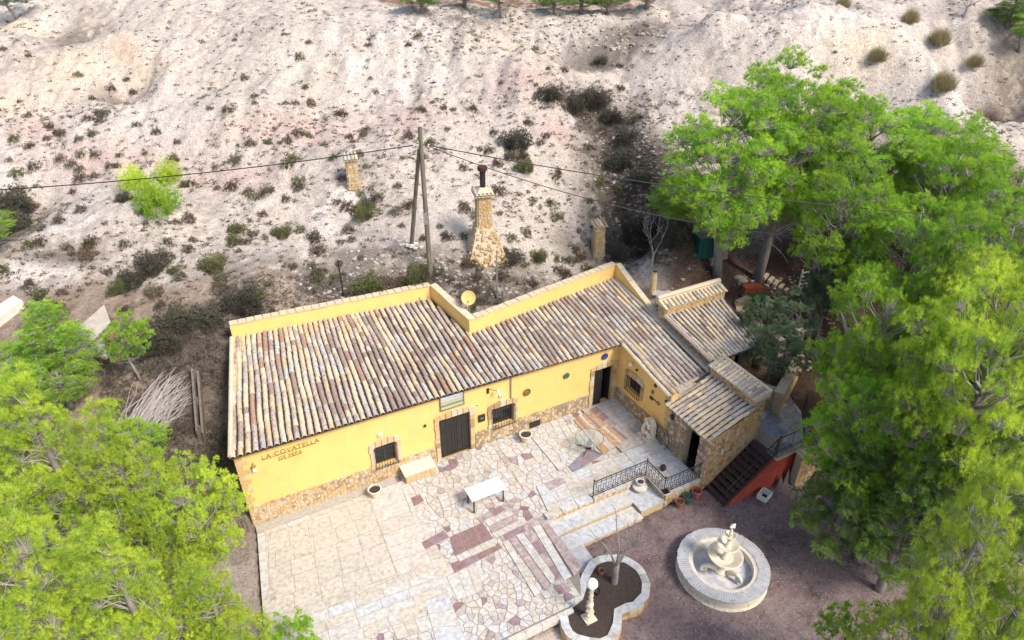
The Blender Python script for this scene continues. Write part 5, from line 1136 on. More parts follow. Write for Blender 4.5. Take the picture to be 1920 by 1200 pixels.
for k in range(3):
    a = 2*math.pi*k/3 + R(-90-27.7+36)
    sw = [((.30, 0, .30), .10), ((.46, 0, .42), .09), ((.60, 0, .50), .075), ((.76, 0, .44), .06), ((.80, 0, .30), .055), ((.70, 0, .24), .05), ((.64, 0, .32), .04)]
    f = blob('swan_figure', CB, fo, arc([((p[0]*math.cos(a), p[0]*math.sin(a), p[2]), r_) for p, r_ in sw], 6), .026)
    g = MB(); g.tube([(.62*math.cos(a), .62*math.sin(a), .13), (.58*math.cos(a), .58*math.sin(a), .42)], .05, 6); g.build('figure_support', CB, fo)

# ------------------------------------------------------------------ hill furniture: cave chimneys, pole, wires, aerials
def chimney(label, base_px, top_px, wd, cap=True, flue=0, px_h=None, skirt=False, name='cave_chimney'):
    b = OG(*base_px); h = top_z(b, *top_px)-b[2]
    o = thing(name, label, 'chimney', b, HA*.55)
    if skirt:
        mb = MB(); mb.hexa([(-.95, -.75, -.6), (.85, -.75, -.6), (.8, .7, -.4), (-.9, .7, -.4), (-.40, -.36, h*.42), (.36, -.36, h*.42), (.36, .36, h*.42), (-.40, .36, h*.42)]); o2 = mb.build('stack_skirt', STONE[2], o)
        mb = MB()
        for _ in range(420):
            f = rnd.random()**1.3; side = rnd.choice((0, 0, 1, 1, 2)); w_ = 1-f; a = rnd.uniform(-1, 1)
            hx, hy = (.95-.58*f), (.78-.42*f); x, y = ((a*hx, -hy), (hx, a*hy), (-hx, a*hy))[side]; z = -.5+f*(h*.42+.5); s_ = rnd.uniform(.03, .08)
            q = [(x+cx_*s_*rnd.uniform(.6, 1.2), y+cy_*s_*rnd.uniform(.6, 1.1), z+cz_*s_*rnd.uniform(.5, .9)) for cz_ in (-1, 1) for cx_, cy_ in ((-1, -1), (1, -1), (1, 1), (-1, 1))]; mb.hexa(q, rnd.randrange(3))
        k_ = mb.build('skirt_rubble', STONE[:3], o); k_['kind'] = 'stuff'
    mb = MB(); w1, w2 = wd*.56, wd*.44
    mb.hexa([(-w1, -w1, -.4), (w1, -w1, -.4), (w1, w1, -.4), (-w1, w1, -.4), (-w2, -w2, h-.30), (w2, -w2, h-.30), (w2, w2, h-.30), (-w2, w2, h-.30)]); sk = mb.build('stack', M['mortar'], o)
    for side in (0, 1, 2, 3):
        def mp(x, y, z, side=side):
            f = y/(h-.3); ww = (w1*(1-f)+w2*f)+z; xx = x*(w1*(1-f)+w2*f)/w1
            return [(xx, -ww, y), (ww, xx, y), (-xx, ww, y), (-ww, -xx, y)][side]
        panel([(-w1, .0), (w1, .0), (w1, h-.32), (-w1, h-.32)], .17, .13, 60 if side in (0,) else 0, mp, name='stack_stone', parent=sk, wt=(5, 5, 3, 0, 0), stuffname='stack_stones')
    if cap:
        e = wd*.72; mb = MB(); mb.hexa([(-e, -e, h-.29), (e, -e, h-.29), (e, e, h-.29), (-e, e, h-.29), (-e, -e, h-.24), (e, -e, h-.24), (e, e, h-.12), (-e, e, h-.12)]); cp_ = mb.build('cap', M['plaster_pale'], o)
        nt_ = max(3, int(2*e/.17))
        for i in range(nt_):
            x = -e+2*e*(i+.5)/nt_; q = link('cap_tile', TILEME[rnd.choice((0, 2, 3, 5, 7))], cp_); q.matrix_local = frame_mat((x, -e-.05, h-.23), (x, e, h-.10)) @ Matrix.Diagonal((.75, (2*e+.08)/.36, .75, 1))
    if flue:
        top = top_z(b, *flue)-b[2]; r_ = .13
        mb = MB(); mb.hexa([(-.34, -.34, h-.13), (.34, -.34, h-.13), (.34, .34, h-.13), (-.34, .34, h-.13), (-.16, -.16, h+.05), (.16, -.16, h+.05), (.16, .16, h+.05), (-.16, .16, h+.05)]); mb.build('flue_collar', M['plaster_pale'], o)
        MB().lathe([(r_, h-.1), (r_, top-.2)], 14).build('flue_pipe', M['iron'], o); MB().lathe([(r_*1.2, top-.24), (r_*1.7, top-.18), (r_*1.75, top-.03), (r_*1.3, top), (r_*.6, top-.02)], 14).build('flue_cowl', mat('rusty_cowl', (.09, .03, .025), (.05, .02, .02), .8, 9, .2), o)
    return o
chimney('tall stone cave chimney with a black flue pipe and spreading rubble foot', (908, 470), (900, 352), .62, True, (898, 311), skirt=True)
chimney('small lone cave chimney with tiled cap left of the utility pole', (664, 352), (658, 288), .48)
chimney('slender stone cave chimney with tiled cap beside the dark gully', (1120, 478), (1120, 412), .46)
pc_ = OG(1212, 590, 20); 
pcb = HW(19.7, 2.2); pcb[2] = hz(pcb[0], pcb[1]); 
o = thing('round_chimney_pipe', 'round stone chimney pipe with metal rim behind the wing roof', 'chimney', pcb, 0)
hh = max(1.2, top_z(pcb, 1212, 518)-pcb[2]); MB().lathe([(.17, -.3), (.16, hh*.5), (.15, hh-.05)], 12).build('pipe', STONE[1], o); MB().lathe([(.16, hh-.05), (.16, hh), (.12, hh), (.12, hh-.1)], 14).build('rim', M['metal'], o)
for i in range(4):
    pass
# utility pole with brace
pb_ = OG(807, 517, 20); zt = top_z(pb_, 787, 238)
o = thing('utility_pole', 'weathered wooden utility pole with a leaning brace behind the roof', 'utility pole', pb_, 0)
Hp = zt-pb_[2]; MB().tube([(0, 0, -.4), (0, 0, Hp*.5), (0, 0, Hp)], [.115, .10, .085], 10).build('post', M['pole'], o)
bb = OG(770, 458); MB().tube([tuple(bb-pb_-np.array([0, 0, .3])), (-.10, .05, Hp*.86)], [.10, .08], 8).build('brace', M['pole'], o)
MB().tube([(-.35, 0, Hp*.875), (.35, 0, Hp*.875)], .03, 6).build('crossbar', M['metal'], o)
for x in (-.3, 0.0, .3): MB().lathe([(.03, 0), (.045, .03), (.03, .07), (.04, .1), (.01, .12)], 8, (x, 0, Hp*.875+.03)).build('insulator', M['castwhite'], o)
MB().box(-.10, .08, -.17, -.09, Hp*.38, Hp*.46).tube([(.11, -.05, 0), (.10, -.05, Hp*.5)], .02, 5).build('conduit', M['metal'], o)
mb = MB(); c = bb-pb_
for _ in range(26):
    s_ = rnd.uniform(.05, .13); p = (c[0]+rnd.gauss(0, .28), c[1]+rnd.gauss(0, .18), c[2]+rnd.uniform(-.02, .08)); mb.hexa([(p[0]+a*s_*rnd.uniform(.6, 1.2), p[1]+b_*s_*rnd.uniform(.6, 1.1), p[2]+k*s_*.5) for k in (-1, 1) for a, b_ in ((-1, -1), (1, -1), (1, 1), (-1, 1))])
q_ = mb.build('brace_footing', M['castwhite'], o); q_['kind'] = 'stuff'
att = pb_+np.array([0, 0, Hp*.875])
def cable(label, a, px, yy, sag, r_=.022):
    d = ray(*px); b = C0+d*(yy/d[1]); a = np.array(a); pts = []
    for i in range(25):
        f = i/24; p = a*(1-f)+b*f; p[2] -= sag*4*f*(1-f); pts.append(tuple(p-a))
    o = tag(MB().tube(pts, r_, 5).build('power_cable', M['iron'], loc=a), label, 'cable', 'overhead cables from the utility pole'); return o
cable('overhead cable running left from the utility pole', att+(-.3, 0, .1), (-420, 372), 24.5, .45)
cable('upper of the two cables running right from the utility pole', att+(.3, 0, .1), (2150, 425), 24.5, .6)
cable('lower of the two cables running right from the utility pole', att+(.3, 0, .06), (1640, 452), 27.0, .9, .018)
for nm, lb, bpx, tpx in (('metal_post', 'short thin dark post with hooks behind the left roof parapet', (644, 556), (636, 487)), ('aerial_mast', 'thin pale steel mast behind the lower parapet', (932, 562), (931, 478))):
    b = OG(*bpx, 20); h = top_z(b, *tpx)-b[2]; o = thing(nm, lb, 'post', b, 0); MB().tube([(0, 0, -.3), (0, 0, h)], .035, 6).build('post', M['iron'] if nm == 'metal_post' else M['metal'], o)
    MB().tube([(-.12, 0, h-.12), (.12, 0, h-.05)], .018, 5).tube([(-.1, 0, h-.3), (.1, 0, h-.34)], .014, 5).build('hooks', M['iron'] if nm == 'metal_post' else M['metal'], o)
b = HW(10.55, 3.35); b[2] = hz(b[0], b[1]); b = np.array(b); zc = top_z(b, 859, 557)
o = thing('satellite_dish', 'yellow painted round satellite dish on a post behind the roof step', 'satellite dish', b, 0)
hh = zc-b[2]; MB().tube([(0, 0, -.3), (0, 0, hh)], .03, 6).build('mast', M['metal'], o)
d = MB().lathe([(.01, -.05), (.18, -.035), (.30, .02), (.31, .03), (.29, .03), (.17, -.02), (.01, -.035)], 24); d.xf(lambda p: (p[0], -p[2]*.9-.05+p[1]*.45, p[1]*.94+hh)); d.build('reflector', M['dishyellow'], o)
MB().tube([(0, -.06, hh-.25), (0, -.36, hh-.05)], .012, 5).ball((0, -.37, hh), .04, 8, 6).build('receiver_arm', M['letter'], o)

# ------------------------------------------------------------------ foliage
def tri_mesh(name, V_, F_, tint, mats, mi=None):
    me = bpy.data.meshes.new(name); V_ = np.asarray(V_, np.float32); F_ = np.asarray(F_, np.int32)
    me.vertices.add(len(V_)); me.vertices.foreach_set('co', V_.reshape(-1)); me.loops.add(F_.size); me.loops.foreach_set('vertex_index', F_.reshape(-1))
    me.polygons.add(len(F_)); me.polygons.foreach_set('loop_start', np.arange(0, F_.size, 3, dtype=np.int32)); me.polygons.foreach_set('loop_total', np.full(len(F_), 3, np.int32))
    me.update()
    if tint is not None:
        a = me.attributes.new('tint', 'FLOAT', 'POINT'); a.data.foreach_set('value', np.asarray(tint, np.float32))
    for m in mats: me.materials.append(m)
    return me
def unit(rg, n):
    v = rg.normal(size=(n, 3)); return v/np.linalg.norm(v, axis=1, keepdims=True)
def tufts(rg, P, D, L_, wd, nn, spread=.75):
    """needle brushes: at each point P a spray of nn slim triangles about direction D"""
    n = len(P); d = D[:, None, :] + spread*unit(rg, n*nn).reshape(n, nn, 3); d /= np.linalg.norm(d, axis=2, keepdims=True)
    l = L_*rg.uniform(.65, 1.15, (n, nn, 1)); side = np.cross(d, unit(rg, n*nn).reshape(n, nn, 3)); side /= np.linalg.norm(side, axis=2, keepdims=True)+1e-9
    base = P[:, None, :]+d*l*.08; tip = P[:, None, :]+d*l; a = base-side*wd/2; b = base+side*wd/2; 
    a2 = a + d*l*.45 - side*wd*.15; 
    Vv = np.stack([a, b, tip], 2).reshape(-1, 3); F_ = np.arange(len(Vv)).reshape(-1, 3); return Vv, F_
def pine_variant(seed, R_=2.4, H_=8.0, cb=.38, nc=66, nt=128, kind='round', needle=.17, wd=.0105, nn=21):
    rg = np.random.RandomState(seed); rr = random.Random(seed)
    zc = H_*(cb+1)/2*.98; rz = H_*(1-cb)/2
    cl = []
    tries = 0
    while len(cl) < nc and tries < 6000:
        tries += 1
        v = unit(rg, 1)[0]; u = rg.uniform(.45, 1)**.5
        z = v[2]*u*rz; f = (z+rz)/(2*rz)
        prof = {'round': (max(0, 1-(2*f-1)**2))**.5, 'cone': (1.12-f)*.95*min(1, f*5+.4), 'umbrella': (max(0, 1-(1.5*f-.75)**2))**.5*(.55+.6*f)}[kind]
        ang = rg.uniform(0, 2*math.pi); rad = R_*prof*rg.uniform(.25, 1)**.5
        p = np.array([rad*math.cos(ang), rad*math.sin(ang), zc+z])
        cr_ = rg.uniform(.42, .78)*(R_/2.4)**.75; 
        if all(np.linalg.norm(p-q[0]) > .62*(cr_+q[1])*.72 for q in cl): cl.append((p, cr_))
    tr = MB(); bt = MB(); bend = rg.uniform(-.35, .35, 2)
    def trunk(z): f = z/H_; return np.array([bend[0]*math.sin(f*3), bend[1]*math.sin(f*2.4), z])
    zt = H_*.90; pts = [trunk(zt*i/7) for i in range(8)]; pts[0][2] = -.5
    r0 = (.05 if R_ > 1.5 else .0)+.021*H_; tr.tube([tuple(p) for p in pts], [r0*(1.15-i/7*.92) for i in range(8)], 8)
    Ps = []; Ds = []; Ts = []; sc_ = min(1, R_/2.2)
    for p, cr_ in cl:
        rad = math.hypot(p[0], p[1]); za = max(H_*cb*.72, min(zt*.97, p[2]-rad*.75-.2)); a = trunk(za); mid = (a+p)/2+np.array([0, 0, -.12*rad])+rg.normal(size=3)*.10
        rb_ = (.014+.010*rad)*sc_
        bt.tube([tuple(a), tuple(mid), tuple(p+(0, 0, -.15))], [rb_*1.5, rb_, rb_*.5], 5, cap=False)
        n = int(nt*(cr_/.6)**2) if R_ > 1.5 else nt
        g_ = 8; ns = max(3, n//g_); n = ns*g_
        v = unit(rg, ns); v[:, 2] = np.where(v[:, 2] < -.25, -v[:, 2]*.6, v[:, 2]); rads = cr_*rg.uniform(.55, 1.10, (ns, 1)); sc0 = p+v*rads*np.array([1, 1, .82])
        off_ = unit(rg, n); off_[:, 2] = off_[:, 2]*.8+.2; q = np.repeat(sc0, g_, 0)+off_*(.10*sc_+.02)*rg.uniform(.2, 1.5, (n, 1)); v = np.repeat(v, g_, 0); pt_ = np.repeat(rg.uniform(-.25, .3, ns), g_)
        outw = q-np.array([0, 0, zc-rz*.4]); outw /= np.linalg.norm(outw, axis=1, keepdims=True)
        dd = off_*.75+v*.4+outw*.25+np.array([0, 0, .35]); dd /= np.linalg.norm(dd, axis=1, keepdims=True)
        Ps.append(q); Ds.append(dd); hh = np.clip((v[:, 2]+.2)*.6, 0, 1); Ts.append(np.clip(hh*.45+.2+rg.uniform(-.12, .12, n)+pt_+rg.uniform(-.12, .12), 0, 1))  # tint brightens upward on each clump, painting lit tops into the needles
        for k in range(0, n, 5):
            c_ = p+(0, 0, -.2*cr_); e = c_+(q[k]-c_)*.85; m2 = (c_+e)/2+rg.normal(size=3)*.04*sc_; bt.tube([tuple(c_), tuple(m2), tuple(e)], [.011*sc_, .008*sc_, .004*sc_], 3, cap=False)
    for k in range(46 if R_ > 1.5 else 10):                                   # bare inner twigs, pale and dead
        za = rg.uniform(H_*cb*.7, zt*.95); a = trunk(za); ang = rg.uniform(0, 6.28); f = min(1, (za-H_*cb*.6)/(H_*.5)); l = R_*rg.uniform(.3, .72)
        p = a; pts = [tuple(a)]; d = np.array([math.cos(ang), math.sin(ang), rg.uniform(-.1, .5)])
        for i in range(4): d = d+rg.normal(size=3)*.25; d /= np.linalg.norm(d); p = p+d*l/4; pts.append(tuple(p))
        bt.tube(pts, [.016*sc_, .012*sc_, .009*sc_, .006*sc_, .004*sc_], 4, cap=False)
        for j in range(5):
            q = np.array(pts[rg.randint(1, 5)]); e = rg.normal(size=3); e /= np.linalg.norm(e); bt.tube([tuple(q), tuple(q+(e*.2+(0, 0, .05))*sc_), tuple(q+(e*.38+(0, 0, .15))*sc_)], [.007*sc_, .005*sc_, .003*sc_], 3, cap=False)
    P_ = np.concatenate(Ps); D_ = np.concatenate(Ds); T_ = np.concatenate(Ts)
    Vv, F_ = tufts(rg, P_, D_, needle, wd, nn)
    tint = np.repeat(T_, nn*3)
    return Vv, F_, tint, tr, bt
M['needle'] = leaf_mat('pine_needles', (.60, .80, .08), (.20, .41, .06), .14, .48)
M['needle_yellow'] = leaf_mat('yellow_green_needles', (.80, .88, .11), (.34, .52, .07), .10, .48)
M['needle_dark'] = leaf_mat('deep_green_needles', (.34, .50, .09), (.13, .24, .06), .15, .45)  # darkened copy of the needles, shade painted into pines behind brighter ones
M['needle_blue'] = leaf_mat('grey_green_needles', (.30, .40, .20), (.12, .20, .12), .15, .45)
VAR = {}
for key, kw in dict(round_a=dict(seed=1), round_b=dict(seed=2, R_=2.6, H_=8.5, nc=62), cone_a=dict(seed=3, R_=2.3, H_=9, kind='cone', cb=.25, nc=62), cone_b=dict(seed=4, R_=2.5, H_=8.5, kind='cone', cb=.22, nc=66),
                    umb_a=dict(seed=5, R_=3.0, H_=10, kind='round', cb=.30, nc=84), umb_b=dict(seed=6, R_=3.3, H_=10, kind='umbrella', cb=.30, nc=96), small=dict(seed=7, R_=.85, H_=2.6, cb=.42, nc=26, nt=64, needle=.11, wd=.010, nn=18)).items():
    Vv, F_, tint, tr, bt = pine_variant(**kw); VAR[key] = (Vv, F_, tint, tr, bt, kw.get('H_', 8.0), kw.get('cb', .38), kw.get('R_', 2.4))
_mc = {}
def crown_mesh(key, m):
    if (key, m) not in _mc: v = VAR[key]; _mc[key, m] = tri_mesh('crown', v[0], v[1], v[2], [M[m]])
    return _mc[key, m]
def trunk_mesh(key):
    if key not in _mc: _mc[key] = (VAR[key][3].mesh('trunk', [M['bark']], True), VAR[key][4].mesh('branches', [M['twig']], True))
    return _mc[key]
def pine(label, base, H_, R_, key, m='needle', rot=None, group=None, name='pine_tree', lean=(0, 0)):
    v = VAR[key]; o = thing(name, label, 'tree', base, 0, group); s = (R_/v[7], R_/v[7], H_/v[5])
    r_ = rot if rot is not None else rnd.uniform(0, 6.28)
    t, b = trunk_mesh(key)
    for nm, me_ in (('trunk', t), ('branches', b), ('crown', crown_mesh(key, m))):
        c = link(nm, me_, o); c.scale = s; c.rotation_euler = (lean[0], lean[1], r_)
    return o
def pine_at(label, px, py, zc, r_, key, m='needle', hf_=1.0, group=None, zbase=None, name='pine_tree'):
    """a pine whose crown centre lies along a photo direction at height zc; it stands on the ground beneath"""
    c = G(px, py, zc); zb = hz(c[0], c[1]) if zbase is None else zbase; v = VAR[key]; H_ = (zc-zb)/((1+v[6])/2)
    H_ = max(H_, 2.0)*hf_
    return pine(label, (c[0], c[1], zb-.05), H_, r_, key, m, None, group, name)
GL, GR, GU = 'pines crowding the left edge', 'pines filling the right side', 'pines of the grove beside the hill'
pine_at('slim bright pine at the left edge beside the pale slab', 92, 625, 6.0, 1.45, 'cone_a', 'needle', group=GL)
pine_at('pine cut by the left edge above the slim bright pine', -25, 500, 5.4, 1.6, 'round_b', 'needle', group=GL)
pine_at('dark pine at the left edge below the slim pine', 20, 720, 4.2, 1.9, 'round_a', 'needle', group=GL)
pine_at('pine whose crown meets the brush pile from the left', 130, 755, 3.4, 1.2, 'round_b', 'needle', group=GL)
pine_at('big yellow green pine in the lower left with bare grey limbs showing', 95, 890, 6.2, 1.9, 'cone_a', 'needle_yellow', group=GL)
pine_at('yellow green pine right of the largest one at lower left', 260, 935, 5.2, 1.75, 'cone_b', 'needle_yellow', group=GL)
pine_at('pine standing nearest the left end of the house', 358, 965, 4.2, 1.4, 'round_b', 'needle_yellow', group=GL)
pine_at('pine filling the bottom left corner', 60, 1130, 6.0, 1.9, 'cone_b', 'needle_yellow', group=GL)
pine_at('pine at the bottom edge left of the patio border', 235, 1150, 5.2, 1.7, 'cone_a', 'needle_yellow', group=GL)
pine_at('pine at the bottom edge touching the patio corner', 395, 1165, 3.7, 1.35, 'cone_a', 'needle_yellow', group=GL)
pine_at('pine on the left edge halfway down the photo', -10, 880, 5.0, 1.7, 'cone_b', 'needle', group=GL)
pine_at('low pine under the brush pile', 250, 835, 3.2, 1.2, 'round_b', 'needle', group=GL)
pine_at('young feathery pine tip at the bottom edge of the patio', 545, 1212, 1.2, .75, 'small', 'needle', hf_=1.1, group=GL)
# grove: real trunks stand at the edge of the dark soil
def grove_t(label, bx, by, tx, ty, r_, key, m='needle', z0=20):
    b = OG(bx, by, z0); h = top_z(b, tx, ty)-b[2]; xo = ray(tx, ty); X_ = C0[0]+xo[0]*b[1]/xo[1]-b[0]
    return pine(label, (b[0], b[1], b[2]-.05), h, r_, key, m, None, GU, lean=(0, math.atan2(X_, h)*.8))
grove_t('leftmost pine of the grove with a straight grey trunk above the hut', 1346, 524, 1345, 160, 2.7, 'umb_a')
grove_t('tall broad pine of the grove with a leaning grey trunk', 1420, 524, 1500, 122, 3.1, 'umb_b')
grove_t('wide pine of the grove with open brown limbs', 1560, 490, 1660, 185, 3.2, 'umb_b')
grove_t('pine of the grove reaching the bare white slope', 1700, 470, 1775, 215, 2.7, 'umb_a')
pine_at('pine at the right edge nearest the small hillside cave', 1890, 405, 8.0, 2.2, 'round_b', 'needle', group=GU)
pine_at('lower pine of the grove in front of the open limbed one', 1575, 415, 8.0, 1.9, 'round_a', 'needle', group=GU)
pine_at('bushy pine low on the left side of the grove', 1300, 370, 7.6, 1.9, 'umb_a', 'needle', group=GU)
pine_at('pine behind the grove with yellowish shoots', 1765, 365, 8.4, 2.1, 'round_a', 'needle', group=GU)
for lb, px, py, zc, r_, key, m in (
    ('bright pine high on the right between grove and garden', 1700, 470, 7.2, 2.3, 'round_a', 'needle'),
    ('pine at the right edge under the cable', 1850, 510, 7.4, 2.4, 'umb_a', 'needle'),
    ('broad pine overhanging the garden wall', 1645, 640, 6.4, 1.9, 'round_b', 'needle'),
    ('pine crown behind the brightest right hand crown', 1740, 610, 6.8, 2.0, 'cone_b', 'needle'),
    ('light green pine at the right edge level with the roof', 1860, 640, 7.4, 2.1, 'round_b', 'needle_yellow'),
    ('brightest yellow green pine on the right', 1830, 760, 7.0, 2.3, 'umb_b', 'needle_yellow'),
    ('pine reaching toward the upper terrace railing', 1615, 800, 4.6, 1.65, 'round_a', 'needle'),
    ('tall pine in the middle of the right side mass', 1710, 800, 5.8, 1.75, 'cone_a', 'needle'),
    ('deep green spreading pine shading the gravel court', 1600, 925, 2.8, 1.8, 'cone_b', 'needle_dark'),
    ('shaded pine just above the bottom right pines', 1715, 960, 3.4, 1.6, 'cone_b', 'needle_dark'),
    ('pine at the right edge above the bottom right pair', 1890, 915, 4.8, 1.9, 'round_a', 'needle_dark'),
    ('spiky bright pine near the bottom right', 1765, 1105, 6.4, 1.3, 'cone_a', 'needle_yellow'),
    ('pine filling the bottom right corner', 1905, 1125, 6.4, 1.4, 'cone_b', 'needle_yellow'),
    ('small pine tip at the bottom edge right of the fountain', 1572, 1190, 2.2, .55, 'small', 'needle')):
    pine_at(lb, px, py, zc, r_, key, m, group=GR)
# small trees
b = OG(266, 712); pine('small round headed pine on a thin pale trunk beside the brush pile', b, top_z(b, 262, 595)-b[2], .80, 'small', 'needle')
SHR = (('yellowish shrub on the slope, left one of three', 254, 350, 1.25, 'needle_yellow'), ('yellow tipped shrub on the slope, upper right of three', 318, 338, 1.2, 'needle_yellow'), ('bright green shrub on the slope, lowest of three', 298, 395, 1.9, 'needle'))
# drooping grey green trees in the garden
for lb, px, py, zc, r_, key, m in (('drooping grey green tree leaning over the hut roof corner', 1462, 650, 3.7, 1.2, 'small', 'needle_blue'), ('loose grey green tree by the curved garden wall', 1490, 585, 4.1, 1.1, 'small', 'needle_blue'), ('grey green tree in front of the garden steps', 1560, 530, 5.2, 1.25, 'small', 'needle_blue'), ('small silvery tree beside the glass garden lamp', 1420, 600, 3.9, .7, 'small', 'needle_blue')):
    pine_at(lb, px, py, zc, r_, key, m, name='garden_tree')
# trees beyond the brow of the hill
gb = 'dark pines beyond the brow of the hill'
for i, (px, py, r_, h, m) in enumerate(((940, 22, 1.8, 3.4, 'needle'), (790, 12, 1.5, 4, 'needle_dark'), (1040, 14, 1.4, 4, 'needle_dark'), (1090, 12, 1.5, 4.5, 'needle_dark'), (1140, 14, 1.4, 4, 'needle_dark'), (30, 22, 1.8, 2.2, 'needle_blue'), (1215, 4, 1.6, 5, 'needle_dark'), (870, 2, 1.6, 5, 'needle_dark'), (1890, 45, 2.0, 4, 'needle_dark'), (1915, 90, 1.6, 3.2, 'needle'))):
    h = min(h, 2.4); r_ = min(r_, 1.5); b = OG(px, py+16); b = b+np.array([0, .3, 0]); b[2] = hz(b[0], b[1])
    lb = {0: 'bright round pine at the top edge of the photo', 5: 'grey green bush at the top left corner', 9: 'dark pine cut by the right edge near the top'}.get(i, 'dark pine beyond the brow, %s' % ['', 'left of the bright round one', 'first right of the bright round one', 'second right of the bright round one', 'third right of the bright round one', '', 'where the brow rises again', 'between the brow and the bright round one', 'in the ravine at the top right', ''][i])
    pine(lb, b, h, r_, 'small' if i in (0, 5, 9) else 'cone_b', m, group=gb)

# ------------------------------------------------------------------ scrub
M['scrub_grey'] = leaf_mat('grey_scrub', (.20, .18, .12), (.10, .085, .065), .25, .15)
M['scrub_green'] = leaf_mat('olive_scrub', (.19, .20, .08), (.09, .10, .05), .25, .15)
M['scrub_brown'] = leaf_mat('dry_scrub', (.20, .14, .10), (.10, .07, .055), .25, .15)
M['scrub_dark'] = leaf_mat('dark_scrub', (.13, .125, .09), (.06, .055, .045), .25, .1)
M['straw'] = leaf_mat('pale_straw_grass', (.42, .36, .20), (.26, .23, .13), .15, .2)
def bush_variant(seed, n=260, L_=.11, wd=.025, flat=.8, m='scrub_grey', up=.5, nn=4):
    rg = np.random.RandomState(seed); v = unit(rg, n); v[:, 2] = np.abs(v[:, 2]); rads = rg.uniform(.25, 1, (n, 1))**.5
    lob = 1+.35*np.sin(3*np.arctan2(v[:, 1], v[:, 0])+seed)[:, None]
    P_ = v*rads*lob*np.array([1, 1, flat])*.5; D_ = v+np.array([0, 0, up]); D_ /= np.linalg.norm(D_, axis=1, keepdims=True)
    Vv, F_ = tufts(rg, P_, D_, L_, wd, nn, .8); t = np.repeat(np.clip(rg.uniform(0, .6, n)+v[:, 2]*.5, 0, 1), nn*3); return tri_mesh('scrub', Vv, F_, t, [M[m]])  # shared by many tufts
SM = [bush_variant(i, 240, .14, .032, .95, m, nn=5) for i, m in enumerate(('scrub_grey', 'scrub_green', 'scrub_brown', 'scrub_grey', 'scrub_green', 'scrub_brown'))]
BIG = [bush_variant(20+i, 1700, .08, .016, 1.1, m, nn=6) for i, m in enumerate(('scrub_dark', 'scrub_green', 'scrub_dark'))]
TUS = [bush_variant(30+i, 420, .55, .016, .30, 'straw', up=2.2, nn=4) for i in range(2)]
def shrub(label, px, py, size, me_, name='scrub_bush', group=None, h=.9, cat='bush'):
    b = OG(px, py); o = link(name, me_, None, b-np.array([0, 0, .05])); o.scale = (size*(.62 if 'tussock' in name else 1), size*(.62 if 'tussock' in name else 1), size*h); o.rotation_euler[2] = rnd.uniform(0, 6.28); return tag(o, label, cat, group)
for k_, (lb, px, py, s, m_) in enumerate(SHR): shrub(lb, px, py, s, bush_variant(60+k_, 1500, .085, .011, 1.5, m_, nn=8), 'hillside_shrub', 'bright shrubs on the slope', 1.15)
for lb, px, py, s, k in (('large round grey bush low on the left slope', 290, 500, 1.5, 0), ('grey bush just below left of the large round one', 252, 530, 1.2, 0), ('grey green bush right of the large round one', 403, 502, 1.2, 1), ('big dark bush on the right slope above the flue chimney', 968, 275, 1.7, 0),
                         ('grey bush downhill of the big dark one', 985, 318, 1.0, 1), ('olive bush left of the utility pole brace', 530, 440, .9, 1), ('sprawling olive bush between small chimney and pole', 685, 405, 1.3, 1), ('dark bush at the left edge under the cable', 25, 395, 2.2, 2), ('second dark bush at the left edge lower down', 15, 430, 1.6, 0),
                         ('olive bush behind the left roof parapet', 695, 545, 1.5, 1), ('dark bush beside the pole foot', 785, 520, 1.2, 1), ('dark grey bush in the fork of the gully', 1110, 195, 1.7, 2), ('grey bush on the left arm of the gully', 1030, 185, 1.4, 0), ('grey bush at the head of the gully', 1128, 118, .9, 2),
                         ('dark bush above the small pale slab', 330, 610, 1.6, 0), ('dark bush at the left roof corner', 460, 575, 1.6, 2), ('grey bush uphill of the left roof corner', 395, 600, 1.5, 0), ('low dark bush behind the small round pine', 300, 650, 1.6, 0), ('grey bush behind the tall chimney foot', 955, 490, 1.2, 0), ('olive bush right of the tall chimney foot', 1010, 485, .9, 1),
                         ('grey bush beyond the burnt gully edge', 1175, 265, 1.3, 2), ('small olive bush on the pink band', 225, 545, .9, 1), ('dark bush near the lone chimney base', 690, 385, .8, 0), ('grey bush left of the gully mouth', 1150, 480, 1.3, 2), ('grey scrub clump above the hut', 1260, 455, 1.6, 2), ('bush on the left of the yellow shrubs', 235, 375, .7, 0), ('dark bush where the two gully arms meet', 1075, 205, 1.3, 2), ('dark bush just below the fork of the gully', 1150, 225, 1.2, 2), ('broad dark bush halfway down the gully', 1165, 310, 1.5, 0), ('dark bush on the right bank of the gully', 1205, 340, 1.3, 2), ('dark bush at the foot of the gully beside the grove', 1225, 440, 1.6, 2), ('dark bush at the gully foot left of the sapling', 1185, 430, 1.5, 2)):
    shrub(lb, px, py, s, BIG[k])
for lb, px, py, s in (('straw tussock on the brow above the tall grove pine', 1578, 16, 1.1), ('straw tussock highest on the right spur', 1705, 42, 1.3), ('straw tussock on the spur left of the bare tree', 1760, 85, 1.6), ('straw tussock in the middle of the right spur', 1642, 115, 1.2), ('straw tussock above the grove on the right spur', 1765, 170, 1.6), ('straw tussock rightmost on the white spur', 1825, 125, 1.2)):
    shrub(lb, px, py, s, TUS[rnd.randrange(2)], 'grass_tussock', 'straw tussocks on the right spur', 1.3, 'grass')
bare_tree('bare_tree', 'leafless silvery tree on the brow at the top right', OG(1808, 32), 3.0, .10, 9, M['twig'], .9, 4, 0, 3, .2)
bare_tree('bare_tree', 'leafless sapling in the dark gully left of the grove', OG(1222, 500), 3.2, .05, 19, M['twig'], .5, 3, 0, 3, .2)
rg = np.random.RandomState(5); placed = 0; tries = 0; stuffP = []
